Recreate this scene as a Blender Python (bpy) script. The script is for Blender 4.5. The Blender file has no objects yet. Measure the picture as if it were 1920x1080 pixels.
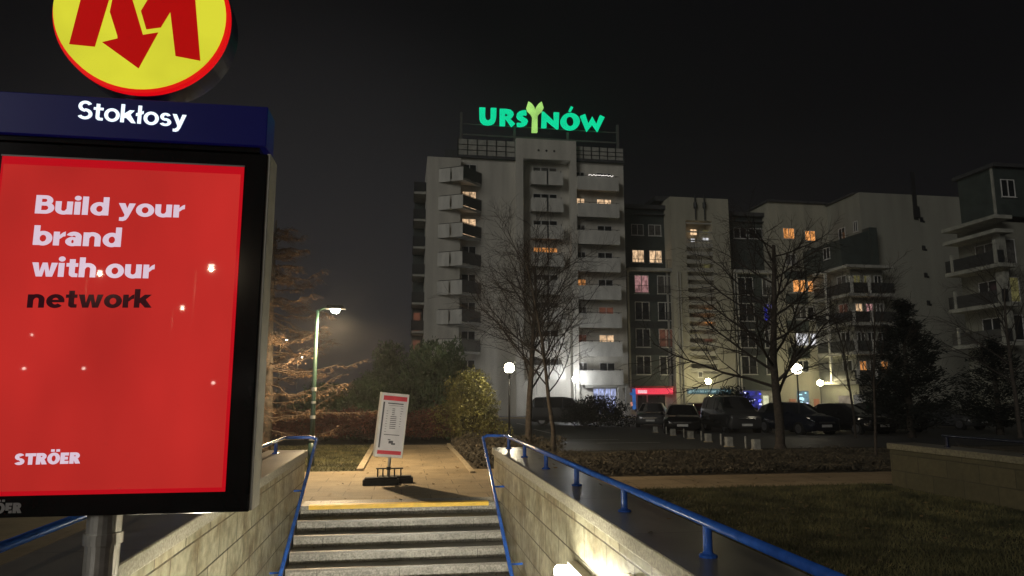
import bpy, bmesh, math, random
from mathutils import Vector, Matrix, noise
S = bpy.context.scene
COL = S.collection
rnd = random.Random(11)
PI = math.pi

# ------------------------------------------------------------------ camera
FPX = 1300.0
PITCH = math.atan(195 / FPX)
YAW = math.atan(203 * math.cos(PITCH) / FPX)
CAM = Vector((0, 0, 1.6))
fw = Vector((math.sin(YAW) * math.cos(PITCH), math.cos(YAW) * math.cos(PITCH), math.sin(PITCH)))
rt = Vector((math.cos(YAW), -math.sin(YAW), 0))
up = rt.cross(fw)
cd = bpy.data.cameras.new('camera')
cd.sensor_width = 36
cd.lens = FPX * 36 / 1920
cd.clip_end = 2000
cam = bpy.data.objects.new('camera', cd)
COL.objects.link(cam)
cam.matrix_world = Matrix(((rt.x, up.x, -fw.x, CAM.x), (rt.y, up.y, -fw.y, CAM.y), (rt.z, up.z, -fw.z, CAM.z), (0, 0, 0, 1)))
S.camera = cam

def W(px, py, Y):
    """Measured point of the photograph on the plane at distance Y."""
    d = fw * FPX + rt * (px - 960) - up * (py - 540)
    return CAM + d * (Y / d.y)

def X(px, py, Y): return W(px, py, Y).x
def Z(px, py, Y): return W(px, py, Y).z

# ------------------------------------------------------------------ sky, glow of the town, exposure
S.view_settings.view_transform = 'Standard'
S.view_settings.look = 'None'
S.view_settings.exposure = 0
S.view_settings.gamma = 1
S.cycles.use_denoising = True
S.cycles.max_bounces = 6
S.cycles.diffuse_bounces = 3
S.cycles.glossy_bounces = 3
S.cycles.sample_clamp_indirect = 4
S.cycles.volume_bounces = 0
wd = bpy.data.worlds.new('World')
S.world = wd
wd.use_nodes = True
nt = wd.node_tree
bg = nt.nodes['Background']
tc = nt.nodes.new('ShaderNodeTexCoord')
sep = nt.nodes.new('ShaderNodeSeparateXYZ')
nt.links.new(tc.outputs['Generated'], sep.inputs[0])
ramp = nt.nodes.new('ShaderNodeValToRGB')
cr = ramp.color_ramp
cr.elements[0].position = 0.0
cr.elements[0].color = (.0095, .0092, .0100, 1)
cr.elements[1].position = .75
cr.elements[1].color = (.0012, .0012, .0017, 1)
e = cr.elements.new(.14); e.color = (.0062, .0060, .0068, 1)
e = cr.elements.new(.36); e.color = (.0020, .0020, .0025, 1)
nt.links.new(sep.outputs['Z'], ramp.inputs[0])
dot = nt.nodes.new('ShaderNodeVectorMath'); dot.operation = 'DOT_PRODUCT'
nt.links.new(tc.outputs['Generated'], dot.inputs[0])
gd = Vector((-.16, 1, .06)).normalized()
dot.inputs[1].default_value = gd
gr = nt.nodes.new('ShaderNodeValToRGB')
gr.color_ramp.interpolation = 'EASE'
gr.color_ramp.elements[0].position = .86; gr.color_ramp.elements[0].color = (0, 0, 0, 1)
gr.color_ramp.elements[1].position = 1.0; gr.color_ramp.elements[1].color = (.0150, .0145, .0150, 1)
nt.links.new(dot.outputs['Value'], gr.inputs[0])
addn = nt.nodes.new('ShaderNodeVectorMath'); addn.operation = 'ADD'
nt.links.new(ramp.outputs[0], addn.inputs[0]); nt.links.new(gr.outputs[0], addn.inputs[1])
nt.links.new(addn.outputs[0], bg.inputs['Color'])
bg.inputs['Strength'].default_value = 1.0

sl = bpy.data.lights.new('sun', 'SUN')
sl.energy = .62
sl.angle = math.radians(25)
sl.color = (1.0, .975, .91)
sun = bpy.data.objects.new('sun', sl)
COL.objects.link(sun)
sun.rotation_euler = Vector((1.0, 1, -.46)).to_track_quat('-Z', 'Y').to_euler()

# ------------------------------------------------------------------ helpers
def origin(o):
    v = Vector((0, 0, 0))
    while o is not None:
        v += o.location; o = o.parent
    return v

class MB:
    def __init__(s): s.v = []; s.f = []; s.m = []
    def add(s, vs, fs, mi=0):
        k = len(s.v); s.v += [tuple(q) for q in vs]
        for f in fs: s.f.append(tuple(k + i for i in f)); s.m.append(mi)
        return s
    def box(s, x0, x1, y0, y1, z0, z1, mi=0):
        if x1 < x0: x0, x1 = x1, x0
        if y1 < y0: y0, y1 = y1, y0
        if z1 < z0: z0, z1 = z1, z0
        return s.add([(x0, y0, z0), (x1, y0, z0), (x1, y1, z0), (x0, y1, z0), (x0, y0, z1), (x1, y0, z1), (x1, y1, z1), (x0, y1, z1)],
              [(0, 3, 2, 1), (4, 5, 6, 7), (0, 1, 5, 4), (1, 2, 6, 5), (2, 3, 7, 6), (3, 0, 4, 7)], mi)
    def hull(s, bot, top, mi=0):
        n = len(bot)
        return s.add(list(bot) + list(top), [tuple(range(n))[::-1], tuple(range(n, 2 * n))] + [(i, (i + 1) % n, n + (i + 1) % n, n + i) for i in range(n)], mi)
    def tube(s, pts, r, n=8, mi=0, cap=True):
        pts = [Vector(p) for p in pts]
        rs = r if isinstance(r, (list, tuple)) else [r] * len(pts)
        k = len(s.v); prev = None
        for i, p in enumerate(pts):
            d = (pts[min(i + 1, len(pts) - 1)] - pts[max(i - 1, 0)])
            if d.length < 1e-9: d = Vector((0, 0, 1))
            d.normalize()
            if prev is None:
                a = d.cross(Vector((0, 0, 1)) if abs(d.z) < .9 else Vector((1, 0, 0))).normalized()
            else:
                a = prev - d * prev.dot(d)
                a = a.normalized() if a.length > 1e-6 else d.orthogonal().normalized()
            prev = a; b = d.cross(a)
            for j in range(n):
                t = 2 * PI * j / n
                s.v.append(tuple(p + (a * math.cos(t) + b * math.sin(t)) * rs[i]))
        for i in range(len(pts) - 1):
            for j in range(n):
                s.f.append((k + i * n + j, k + i * n + (j + 1) % n, k + (i + 1) * n + (j + 1) % n, k + (i + 1) * n + j)); s.m.append(mi)
        if cap:
            s.f.append(tuple(k + j for j in range(n))[::-1]); s.m.append(mi)
            e = k + (len(pts) - 1) * n
            s.f.append(tuple(e + j for j in range(n))); s.m.append(mi)
        return s
    def lathe(s, prof, c=(0, 0, 0), n=16, mi=0):
        k = len(s.v)
        for r, z in prof:
            for j in range(n):
                t = 2 * PI * j / n
                s.v.append((c[0] + r * math.cos(t), c[1] + r * math.sin(t), c[2] + z))
        for i in range(len(prof) - 1):
            for j in range(n):
                s.f.append((k + i * n + j, k + i * n + (j + 1) % n, k + (i + 1) * n + (j + 1) % n, k + (i + 1) * n + j)); s.m.append(mi)
        s.f.append(tuple(k + j for j in range(n))[::-1]); s.m.append(mi)
        e = k + (len(prof) - 1) * n
        s.f.append(tuple(e + j for j in range(n))); s.m.append(mi)
        return s
    def build(s, name, mats, parent=None, smooth=False, bevel=0, loc=None):
        me = bpy.data.meshes.new(name)
        off = origin(parent) if parent is not None else Vector(loc or (0, 0, 0))
        me.from_pydata([(a - off.x, b - off.y, c - off.z) for a, b, c in s.v], [], s.f)
        for m in (mats if isinstance(mats, (list, tuple)) else [mats]): me.materials.append(m)
        if any(s.m): me.polygons.foreach_set('material_index', s.m)
        if smooth: me.polygons.foreach_set('use_smooth', [True] * len(me.polygons))
        me.update()
        o = bpy.data.objects.new(name, me)
        COL.objects.link(o)
        if parent is not None: o.parent = parent
        elif loc: o.location = loc
        if bevel:
            b = o.modifiers.new('bevel', 'BEVEL'); b.width = bevel; b.segments = 2; b.limit_method = 'ANGLE'
        return o

def tag(o, label=None, cat=None, group=None, kind=None):
    if label: o['label'] = label
    if cat: o['category'] = cat
    if group: o['group'] = group
    if kind: o['kind'] = kind
    return o

def thing(name, label, cat, loc=(0, 0, 0), group=None):
    o = bpy.data.objects.new(name, None)
    o.empty_display_size = .2
    COL.objects.link(o); o.location = loc
    return tag(o, label, cat, group)

def dup(root, loc, rz=0, label=None):
    r = root.copy(); COL.objects.link(r); r.location = loc; r.rotation_euler = (0, 0, rz)
    if label: r['label'] = label
    for ch in list(root.children):
        c = ch.copy(); COL.objects.link(c); c.parent = r
        for g in list(ch.children):
            d = g.copy(); COL.objects.link(d); d.parent = c
    return r

def structure(o): return tag(o, kind='structure')

# ------------------------------------------------------------------ materials
def mat(name, col, rough=.6, var=.18, scale=6, bump=0, bscale=40, metal=0, spec=.5, emit=None, es=0, coat=0, col2=None, detail=6, world=False, rvar=0, streak=0):
    m = bpy.data.materials.new(name); m.use_nodes = True
    n = m.node_tree; b = n.nodes['Principled BSDF']
    b.inputs['Roughness'].default_value = rough
    b.inputs['Metallic'].default_value = metal
    b.inputs['Specular IOR Level'].default_value = spec
    b.inputs['Coat Weight'].default_value = coat
    t = n.nodes.new('ShaderNodeTexCoord'); g = n.nodes.new('ShaderNodeNewGeometry')
    co = g.outputs['Position'] if world else t.outputs['Object']
    z = n.nodes.new('ShaderNodeTexNoise'); z.inputs['Scale'].default_value = scale; z.inputs['Detail'].default_value = detail
    if streak:
        mp = n.nodes.new('ShaderNodeMapping'); mp.inputs['Scale'].default_value = (1, 1, streak); n.links.new(co, mp.inputs[0]); n.links.new(mp.outputs[0], z.inputs['Vector'])
    else: n.links.new(co, z.inputs['Vector'])
    r = n.nodes.new('ShaderNodeValToRGB')
    lo = tuple(c * (1 - var) for c in col); hi = tuple(min(1, c * (1 + var)) for c in (col2 or col))
    r.color_ramp.elements[0].position = .32; r.color_ramp.elements[0].color = (*lo, 1)
    r.color_ramp.elements[1].position = .68; r.color_ramp.elements[1].color = (*hi, 1)
    n.links.new(z.outputs['Fac'], r.inputs[0]); n.links.new(r.outputs[0], b.inputs['Base Color'])
    if rvar:
        mr = n.nodes.new('ShaderNodeMapRange'); mr.inputs[3].default_value = max(0.02, rough - rvar); mr.inputs[4].default_value = rough + rvar
        n.links.new(z.outputs['Fac'], mr.inputs[0]); n.links.new(mr.outputs[0], b.inputs['Roughness'])
    if bump:
        z2 = n.nodes.new('ShaderNodeTexNoise'); z2.inputs['Scale'].default_value = bscale; z2.inputs['Detail'].default_value = 4
        n.links.new(co, z2.inputs['Vector'])
        bp = n.nodes.new('ShaderNodeBump'); bp.inputs['Strength'].default_value = bump; bp.inputs['Distance'].default_value = .02
        n.links.new(z2.outputs['Fac'], bp.inputs['Height']); n.links.new(bp.outputs[0], b.inputs['Normal'])
    if emit:
        b.inputs['Emission Color'].default_value = (*emit, 1); b.inputs['Emission Strength'].default_value = es
    return m

def glow(name, col, es, var=0, scale=3, rough=.3, spec=.5, stretch=(1, 1, 1), base=(.02, .02, .02), hole=0, rand=0):
    """Something that gives off light; var breaks it up as curtains and furniture do behind a window."""
    m = mat(name, base, rough=rough, spec=spec, var=.05)
    n = m.node_tree; b = n.nodes['Principled BSDF']
    b.inputs['Emission Strength'].default_value = es
    b.inputs['Emission Color'].default_value = (*col, 1)
    if var:
        t = n.nodes.new('ShaderNodeTexCoord'); mp = n.nodes.new('ShaderNodeMapping'); mp.inputs['Scale'].default_value = stretch
        n.links.new(t.outputs['Object'], mp.inputs[0])
        z = n.nodes.new('ShaderNodeTexNoise'); z.inputs['Scale'].default_value = scale; z.inputs['Detail'].default_value = 3
        n.links.new(mp.outputs[0], z.inputs['Vector'])
        r = n.nodes.new('ShaderNodeValToRGB')
        r.color_ramp.elements[0].position = .35; r.color_ramp.elements[0].color = (*[c * (1 - var) for c in col], 1)
        r.color_ramp.elements[1].position = .62; r.color_ramp.elements[1].color = (*col, 1)
        n.links.new(z.outputs['Fac'], r.inputs[0]); n.links.new(r.outputs[0], b.inputs['Emission Color'])
        if rand:
            oi = n.nodes.new('ShaderNodeObjectInfo'); mr = n.nodes.new('ShaderNodeMapRange')
            mr.inputs[3].default_value = es * (1 - rand); mr.inputs[4].default_value = es * (1 + rand)
            n.links.new(oi.outputs['Random'], mr.inputs[0]); n.links.new(mr.outputs[0], b.inputs['Emission Strength'])
    return m

def brick_mat(name, c1, c2, mortar, w, h, ax, rough=.6, msize=.012, stain=None, stain_amt=.5, sscale=2.5, bump=.3, offset=.5, speck=0, spec=.4, grain=30):
    """Stone or slab pattern in metres; ax = the two world axes the courses lie along."""
    m = bpy.data.materials.new(name); m.use_nodes = True
    n = m.node_tree; b = n.nodes['Principled BSDF']
    b.inputs['Roughness'].default_value = rough; b.inputs['Specular IOR Level'].default_value = spec
    g = n.nodes.new('ShaderNodeNewGeometry'); sp = n.nodes.new('ShaderNodeSeparateXYZ'); cb = n.nodes.new('ShaderNodeCombineXYZ')
    n.links.new(g.outputs['Position'], sp.inputs[0])
    n.links.new(sp.outputs[ax[0]], cb.inputs[0]); n.links.new(sp.outputs[ax[1]], cb.inputs[1])
    k = n.nodes.new('ShaderNodeTexBrick')
    k.inputs['Scale'].default_value = 1; k.inputs['Brick Width'].default_value = w; k.inputs['Row Height'].default_value = h
    k.inputs['Mortar Size'].default_value = msize; k.inputs['Mortar Smooth'].default_value = .2; k.offset = offset
    k.inputs['Color1'].default_value = (*c1, 1); k.inputs['Color2'].default_value = (*c2, 1); k.inputs['Mortar'].default_value = (*mortar, 1)
    k.inputs['Bias'].default_value = 0
    n.links.new(cb.outputs[0], k.inputs['Vector'])
    z = n.nodes.new('ShaderNodeTexNoise'); z.inputs['Scale'].default_value = sscale; z.inputs['Detail'].default_value = 8; z.inputs['Roughness'].default_value = .65
    n.links.new(g.outputs['Position'], z.inputs['Vector'])
    r = n.nodes.new('ShaderNodeValToRGB'); r.color_ramp.elements[0].position = .42; r.color_ramp.elements[1].position = .68
    r.color_ramp.elements[0].color = (0, 0, 0, 1); r.color_ramp.elements[1].color = (stain_amt,) * 3 + (1,)
    n.links.new(z.outputs['Fac'], r.inputs[0])
    mx = n.nodes.new('ShaderNodeMix'); mx.data_type = 'RGBA'
    n.links.new(r.outputs[0], mx.inputs['Factor']); n.links.new(k.outputs['Color'], mx.inputs[6])
    mx.inputs[7].default_value = (*(stain or tuple(c * .45 for c in c1)), 1)
    z2 = n.nodes.new('ShaderNodeTexNoise'); z2.inputs['Scale'].default_value = grain; z2.inputs['Detail'].default_value = 5
    n.links.new(g.outputs['Position'], z2.inputs['Vector'])
    r2 = n.nodes.new('ShaderNodeValToRGB'); r2.color_ramp.elements[0].position = .3; r2.color_ramp.elements[1].position = .7
    lo = 1 - (speck or .25); r2.color_ramp.elements[0].color = (lo, lo, lo, 1); r2.color_ramp.elements[1].color = (1, 1, 1, 1)
    n.links.new(z2.outputs['Fac'], r2.inputs[0])
    mu = n.nodes.new('ShaderNodeMix'); mu.data_type = 'RGBA'; mu.blend_type = 'MULTIPLY'; mu.inputs['Factor'].default_value = 1
    n.links.new(mx.outputs[2], mu.inputs[6]); n.links.new(r2.outputs[0], mu.inputs[7])
    n.links.new(mu.outputs[2], b.inputs['Base Color'])
    bp = n.nodes.new('ShaderNodeBump'); bp.inputs['Strength'].default_value = bump; bp.inputs['Distance'].default_value = .01
    ad = n.nodes.new('ShaderNodeMath'); ad.operation = 'MULTIPLY_ADD'; ad.inputs[1].default_value = -1.5
    n.links.new(k.outputs['Fac'], ad.inputs[0]); n.links.new(z2.outputs['Fac'], ad.inputs[2])
    n.links.new(ad.outputs[0], bp.inputs['Height']); n.links.new(bp.outputs[0], b.inputs['Normal'])
    return m

M_stoneY = brick_mat('wall_stone', (.52, .49, .35), (.40, .39, .28), (.07, .06, .04), .62, .27, (1, 2), rough=.42, stain=(.20, .155, .085), stain_amt=.95, sscale=2.6, bump=.4, msize=.008, grain=11, speck=.45)
M_stoneX = brick_mat('wall_stone_end', (.52, .49, .35), (.40, .39, .28), (.07, .06, .04), .62, .27, (0, 2), rough=.42, stain=(.20, .155, .085), stain_amt=.95, sscale=2.6, bump=.4, msize=.008, grain=11, speck=.45)
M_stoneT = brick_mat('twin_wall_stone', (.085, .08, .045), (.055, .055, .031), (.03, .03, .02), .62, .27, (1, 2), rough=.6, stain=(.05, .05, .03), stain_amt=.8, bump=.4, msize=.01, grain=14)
M_coping = brick_mat('coping_slab', (.25, .24, .21), (.21, .20, .175), (.03, .03, .03), 3.0, 1.45, (0, 1), rough=.3, stain=(.09, .085, .075), stain_amt=.6, sscale=1.5, bump=.05, msize=.006, offset=0, spec=.5, speck=.2, grain=90)
M_copedge = mat('coping_edge', (.36, .34, .27), rough=.6, var=.3, scale=60, bump=.2)
M_edgedk = mat('dark_coping_edge', (.15, .145, .10), rough=.7, var=.35, scale=30, bump=.2)  # darker tone of the coping edge, for the wall across the lawn
M_paving = brick_mat('paving_slabs', (.42, .33, .20), (.36, .285, .175), (.16, .12, .07), .9, .6, (0, 1), rough=.7, stain=(.19, .15, .095), stain_amt=.85, sscale=.8, bump=.25, msize=.009, speck=.35, grain=45)
M_path = brick_mat('path_slabs', (.42, .33, .21), (.36, .28, .18), (.14, .11, .07), .9, .6, (0, 1), rough=.75, stain=(.17, .13, .08), stain_amt=.6, sscale=1, bump=.25, msize=.009)
M_granite = brick_mat('granite_steps', (.42, .40, .35), (.38, .365, .32), (.05, .05, .045), 1.02, 30, (0, 2), rough=.45, stain=(.17, .16, .14), stain_amt=.7, sscale=2.2, bump=.12, msize=.005, offset=0, speck=.72, grain=42)
M_tread = mat('granite_tread', (.12, .11, .09), rough=.35, var=.45, scale=80, bump=.1)
M_yellow = mat('yellow_strip', (.86, .53, .03), rough=.5, var=.12, scale=9)
M_soil = mat('soil_ground', (.035, .033, .02), rough=.95, var=.5, scale=1.2, bump=.5, bscale=9, world=True)
M_lawn = mat('lawn_ground', (.055, .055, .024), rough=.95, var=.5, scale=2.0, bump=.6, bscale=30, world=True)
M_grass = mat('grass_blade', (.062, .074, .026), rough=.8, var=.6, scale=1.6, col2=(.11, .10, .042), world=True)
M_bedsoil = mat('bed_soil', (.06, .045, .025), rough=.95, var=.5, scale=5, bump=.6, world=True)
M_dryleaf = mat('dry_leaves', (.040, .036, .026), rough=.85, var=.6, scale=3, col2=(.066, .055, .036), world=True)
M_asphalt = mat('asphalt', (.052, .052, .054), rough=.6, var=.35, scale=1.5, bump=.25, bscale=60, world=True, rvar=.18)
M_pavement = mat('far_pavement', (.22, .21, .21), rough=.55, var=.25, scale=2, world=True)
M_kerb = mat('kerb_concrete', (.36, .30, .20), rough=.8, var=.25, scale=14, bump=.2)
M_paint = mat('road_paint', (.62, .62, .60), rough=.6, var=.35, scale=10)
M_blue = mat('blue_enamel', (.032, .125, .52), rough=.22, var=.2, scale=12, coat=.5, spec=.6, rvar=.08)
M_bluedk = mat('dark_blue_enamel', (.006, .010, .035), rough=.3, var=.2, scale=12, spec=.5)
M_steel = mat('brushed_steel', (.52, .50, .45), rough=.36, var=.2, scale=18, metal=.55)
M_galv = mat('galvanised_pipe', (.50, .48, .42), rough=.45, var=.25, scale=20, metal=.6)
M_black = mat('black_frame', (.010, .010, .010), rough=.12, var=.3, scale=5, spec=.3)
M_alu = mat('aluminium_edge', (.58, .55, .47), rough=.5, var=.12, scale=14, metal=.2)
M_rubber = mat('black_rubber', (.018, .018, .018), rough=.75, var=.4, scale=20, bump=.2)
M_green = mat('green_pole_paint', (.018, .044, .031), rough=.4, var=.25, scale=10)
M_dark = mat('dark_metal', (.02, .021, .022), rough=.45, var=.3, scale=9)
M_bark = mat('grey_bark', (.055, .044, .034), rough=.9, var=.45, scale=14, bump=.7, bscale=30)
M_bark2 = mat('brown_twigs', (.036, .028, .022), rough=.9, var=.4, scale=9)
M_larchw = mat('larch_twigs', (.065, .043, .028), rough=.9, var=.4, scale=9)
M_larch = mat('larch_needles', (.085, .048, .022), rough=.8, var=.5, scale=5, col2=(.14, .078, .034))
M_everg = mat('evergreen_leaves', (.050, .080, .040), rough=.6, var=.6, scale=1.6, col2=(.08, .12, .055))
M_everg2 = mat('olive_leaves', (.095, .10, .028), rough=.6, var=.55, scale=1.5, col2=(.17, .155, .04))
M_conif = mat('conifer_needles', (.006, .009, .006), rough=.9, var=.5, scale=2)
M_redl = mat('red_hedge_leaves', (.085, .030, .026), rough=.75, var=.55, scale=2.5, col2=(.13, .05, .035))
M_white = mat('white_enamel', (.66, .64, .60), rough=.35, var=.08, scale=6)
M_render = mat('pale_render', (.54, .515, .45), rough=.9, var=.14, scale=1.1, streak=.12, detail=9, bump=.05, world=True)
M_render2 = mat('grey_render', (.37, .355, .31), rough=.9, var=.15, scale=1.1, streak=.12, bump=.05, world=True)
M_renderY = mat('cream_render', (.37, .35, .275), rough=.9, var=.15, scale=1.0, streak=.12, detail=9, bump=.05, world=True)
M_renderO = mat('olive_render', (.265, .26, .215), rough=.9, var=.15, scale=.7, streak=.12, detail=9, bump=.05, world=True)
M_renderD = mat('dark_render', (.21, .205, .165), rough=.9, var=.2, scale=.4, world=True)  # darker render colour for the block at the right edge
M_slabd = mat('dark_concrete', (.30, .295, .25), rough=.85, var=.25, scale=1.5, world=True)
M_balc = mat('balcony_panel', (.56, .545, .49), rough=.75, var=.16, scale=1.5, streak=.3, world=True)
M_clad = mat('dark_cladding', (.048, .06, .054), rough=.55, var=.25, scale=1.2, world=True)
M_slab = mat('concrete_slab', (.36, .35, .31), rough=.85, var=.2, scale=1.5, world=True)
M_railp = mat('dark_rail_panel', (.030, .032, .033), rough=.4, var=.3, scale=3, world=True)
M_frame = mat('window_frame_white', (.60, .59, .56), rough=.45, var=.1, scale=5)
M_glass = mat('dark_window_glass', (.016, .018, .02), rough=.08, var=.3, scale=1.5, spec=.6)
M_glassc = mat('curtained_glass', (.11, .105, .095), rough=.25, var=.45, scale=3.5, spec=.5)
M_roof = mat('roof_sheet', (.05, .05, .052), rough=.6, var=.25, scale=2)
L_warm = glow('lit_window_warm', (1.0, .66, .38), 1.25, var=.75, scale=1.6, stretch=(2.2, 2.2, 1), rand=.35)
L_orange = glow('lit_window_orange', (1.0, .40, .11), 1.1, var=.8, scale=2.2, stretch=(2, 2, 1), rand=.3)
L_pink = glow('lit_window_pink', (1.0, .50, .50), .5, var=.7, scale=1.8, stretch=(2, 2, 1), rand=.3)
L_white = glow('lit_window_white', (.86, .86, .9), 1.2, var=.6, scale=1.6, stretch=(2, 2, 1))
L_dim = glow('lit_window_dim', (.7, .25, .14), .16, var=.6, scale=1.2)
L_olive = glow('lit_window_olive', (.30, .27, .10), .35, var=.5, scale=1.5)

# ------------------------------------------------------------------ ground
def zg(y):
    if y < 18.7: return 0.0
    if y < 34: return -.44 * (y - 18.7) / 15.3
    return -.44 - .38 * min(1, (y - 34) / 34)

YS = [-80, -40, -10, 2.45, 3.34, 10.5, 11.3, 18.7, 24, 29, 34, 41, 48, 55, 62, 68, 90, 140, 300, 700]
def sheet(name, xs, y0, y1, dz, m, hole=False):
    ys = [y0] + [y for y in YS if y0 < y < y1] + [y1]
    b = MB()
    for i in range(len(xs) - 1):
        for j in range(len(ys) - 1):
            cx, cy = (xs[i] + xs[i + 1]) / 2, (ys[j] + ys[j + 1]) / 2
            if hole and abs(cx) < 1.5 and 3.34 < cy < 10.5: continue
            b.add([(xs[i], ys[j], zg(ys[j]) + dz), (xs[i + 1], ys[j], zg(ys[j]) + dz), (xs[i + 1], ys[j + 1], zg(ys[j + 1]) + dz), (xs[i], ys[j + 1], zg(ys[j + 1]) + dz)], [(0, 1, 2, 3)])
    return structure(b.build(name, m))

sheet('ground', [-500, -60, -20, -1.5, 1.5, 20, 60, 500], -80, 700, -.012, M_soil, True)
sheet('plaza_paving', [-7, 2.72], 10.5, 14.9, 0, M_paving)
sheet('footpath', [-.78, 1.35], 14.9, 21.9, 0, M_paving)
sheet('cross_path', [-14, 2.4], 21.9, 24.0, .002, M_path)
sheet('side_path', [2.72, 24], 11.45, 13.15, 0, M_path)
sheet('left_lawn', [-14, -.92], 14.9, 21.9, 0, M_lawn)
sheet('right_lawn', [1.96, 8.34], 2.0, 11.45, 0, M_lawn)
sheet('planting_bed', [2.72, 24], 13.15, 18.6, 0, M_bedsoil)
sheet('path_bed', [1.35, 2.72], 14.9, 21.9, 0, M_bedsoil)
sheet('parking_asphalt', [4.2, 60], 19.2, 62, 0, M_asphalt)
sheet('building_pavement', [0, 75], 62.3, 90, .06, M_pavement)
structure(MB().box(-.92, -.78, 14.9, 21.9, -.05, .05).build('path_kerb', M_kerb, bevel=.008))
structure(MB().box(1.35, 1.45, 14.2, 21.9, -.05, .04).build('bed_kerb', M_kerb, bevel=.008))
b = MB(); b.hull([(0, 62, -.9), (75, 62, -.9), (75, 62.3, -.9), (0, 62.3, -.9)], [(0, 62, -.62), (75, 62, -.62), (75, 62.3, -.62), (0, 62.3, -.62)])
structure(b.build('pavement_kerb', M_kerb))
b = MB()
for (x0, y0, x1, y1) in ((7.3, 34, 7.42, 39.5), (5.9, 26.5, 8.3, 26.62), (6.6, 23.6, 8.9, 23.72), (8.0, 45, 8.12, 50)):
    b.add([(x0, y0, zg(y0) + .005), (x1, y0, zg(y0) + .005), (x1, y1, zg(y1) + .005), (x0, y1, zg(y1) + .005)], [(0, 1, 2, 3)])
structure(b.build('road_markings', M_paint))

def blades(name, label, rects, count, h, m, seed, wid=.006):
    r = random.Random(seed); b = MB()
    areas = [(x1 - x0) * (y1 - y0) for x0, x1, y0, y1 in rects]
    for (x0, x1, y0, y1), a in zip(rects, areas):
        for _ in range(int(count * a / sum(areas))):
            x, y = r.uniform(x0, x1), r.uniform(y0, y1)
            k = noise.noise(Vector((x * .9, y * .9, seed)))
            hh = h * r.uniform(.5, 1.2) * (1 + .6 * k); t = r.uniform(0, 2 * PI); lx, ly = r.gauss(0, .5) * hh, r.gauss(0, .5) * hh
            dx, dy = math.cos(t) * wid, math.sin(t) * wid
            b.add([(x - dx, y - dy, 0), (x + dx, y + dy, 0), (x + lx, y + ly, hh)], [(0, 1, 2)])
    return tag(b.build(name, m), label, None, None, 'stuff')

blades('lawn_grass', 'thin short grass on the lawns', [(1.98, 8.3, 4.0, 11.42)], 60000, .05, M_grass, 3)
blades('meadow_grass', 'short winter grass left of the footpath', [(-7, -.94, 14.95, 21.85)], 26000, .06, M_grass, 5, .009)

def leaf_cover(name, label, rects, count, hmax, m, seed, size=.05):
    r = random.Random(seed); b = MB()
    tot = sum((x1 - x0) * (y1 - y0) for x0, x1, y0, y1 in rects)
    for x0, x1, y0, y1 in rects:
        for _ in range(int(count * (x1 - x0) * (y1 - y0) / tot)):
            x, y = r.uniform(x0, x1), r.uniform(y0, y1)
            hm = hmax * max(.15, .75 + .9 * noise.noise(Vector((x * 1.1, y * 1.1, seed))))
            z = hm * r.random() ** .7
            if r.random() < .25:
                a = r.uniform(0, 2 * PI); l = r.uniform(.08, .2)
                b.tube([(x, y, max(0, z - .06)), (x + math.cos(a) * l, y + math.sin(a) * l, z + l * .6)], [.004, .002], 3, 0, False)
            else:
                u = Vector((r.gauss(0, 1), r.gauss(0, 1), r.gauss(0, .6))).normalized() * size * r.uniform(.5, 1.2)
                v = u.orthogonal().normalized() * size * r.uniform(.3, .6); p = Vector((x, y, z + .01))
                b.add([p - u, p + v, p + u, p - v], [(0, 1, 2, 3)])
    return tag(b.build(name, m), label, None, None, 'stuff')

leaf_cover('ground_cover', 'low brown leafy ground cover in the bed before the parked cars', [(2.8, 15.5, 13.25, 17.6)], 30000, .12, M_dryleaf, 8)
leaf_cover('ground_cover', 'low brown ground cover beside the footpath', [(1.46, 2.7, 14.95, 21.8), (2.72, 4.1, 17.4, 21.5)], 8000, .34, M_dryleaf, 9)

# ------------------------------------------------------------------ stairwell: steps, walls, rails
st = thing('staircase', 'speckled grey granite stairs leading down from the plaza, yellow strip on the top edge', 'stairs', (0, 10.5, 0))
NS = 19
TR, RI = .285, .145
for k in range(NS):
    y1 = 10.5 - TR * k; z = -RI * (k + 1)
    b = MB()
    b.box(-1.4, 1.4, y1 - TR - .012, y1 + .02, z - RI, z - .004)
    b.box(-1.4, 1.4, y1 - TR - .030, y1 - .001, z - .03, z, 1)
    b.box(-1.4, 1.4, y1 - .017, y1 + .004, z + .001, z + RI - .031, 0)
    b.build('step', [M_granite, M_tread], st)
b = MB(); b.box(-1.4, 1.4, 10.47, 10.95, -.03, .006); b.build('landing_slab', M_granite, st)
b = MB(); b.box(-1.29, 1.27, 10.455, 10.60, -.045, .013); b.build('tactile_strip', M_yellow, st, bevel=.004)
structure(MB().box(-1.45, 1.45, 2, 5.2, -2.95, -2.85).build('stairwell_floor', M_granite))

def parapet(name, label, x0, x1, y0, y1, inner, mats, zb=-2.9, ov=.03, edge=None):
    w = thing(name, label, 'wall', ((x0 + x1) / 2, y0, 0))
    b = MB(); b.box(x0, x1, y0, y1, zb, .62); b.build('wall_facing', mats, w)
    b = MB(); b.box(x0 - ov, x1 + ov, y0 - .0, y1 + ov, .622, .718); b.build('coping_base', edge or M_copedge, w, bevel=.006)
    b = MB(); b.box(x0 - ov + .004, x1 + ov - .004, y0 + .004, y1 + ov - .004, .7185, .7225); b.build('coping', M_coping, w)
    return w
parapet('stone_wall', 'pale stone stairwell wall under the long blue railing in front of the lawn', 1.44, 1.93, 2.3, 11.2, 1, M_stoneY)
parapet('stone_wall', 'pale stone stairwell wall beneath the red poster', -1.99, -1.46, 2.3, 11.2, -1, M_stoneY)
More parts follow.
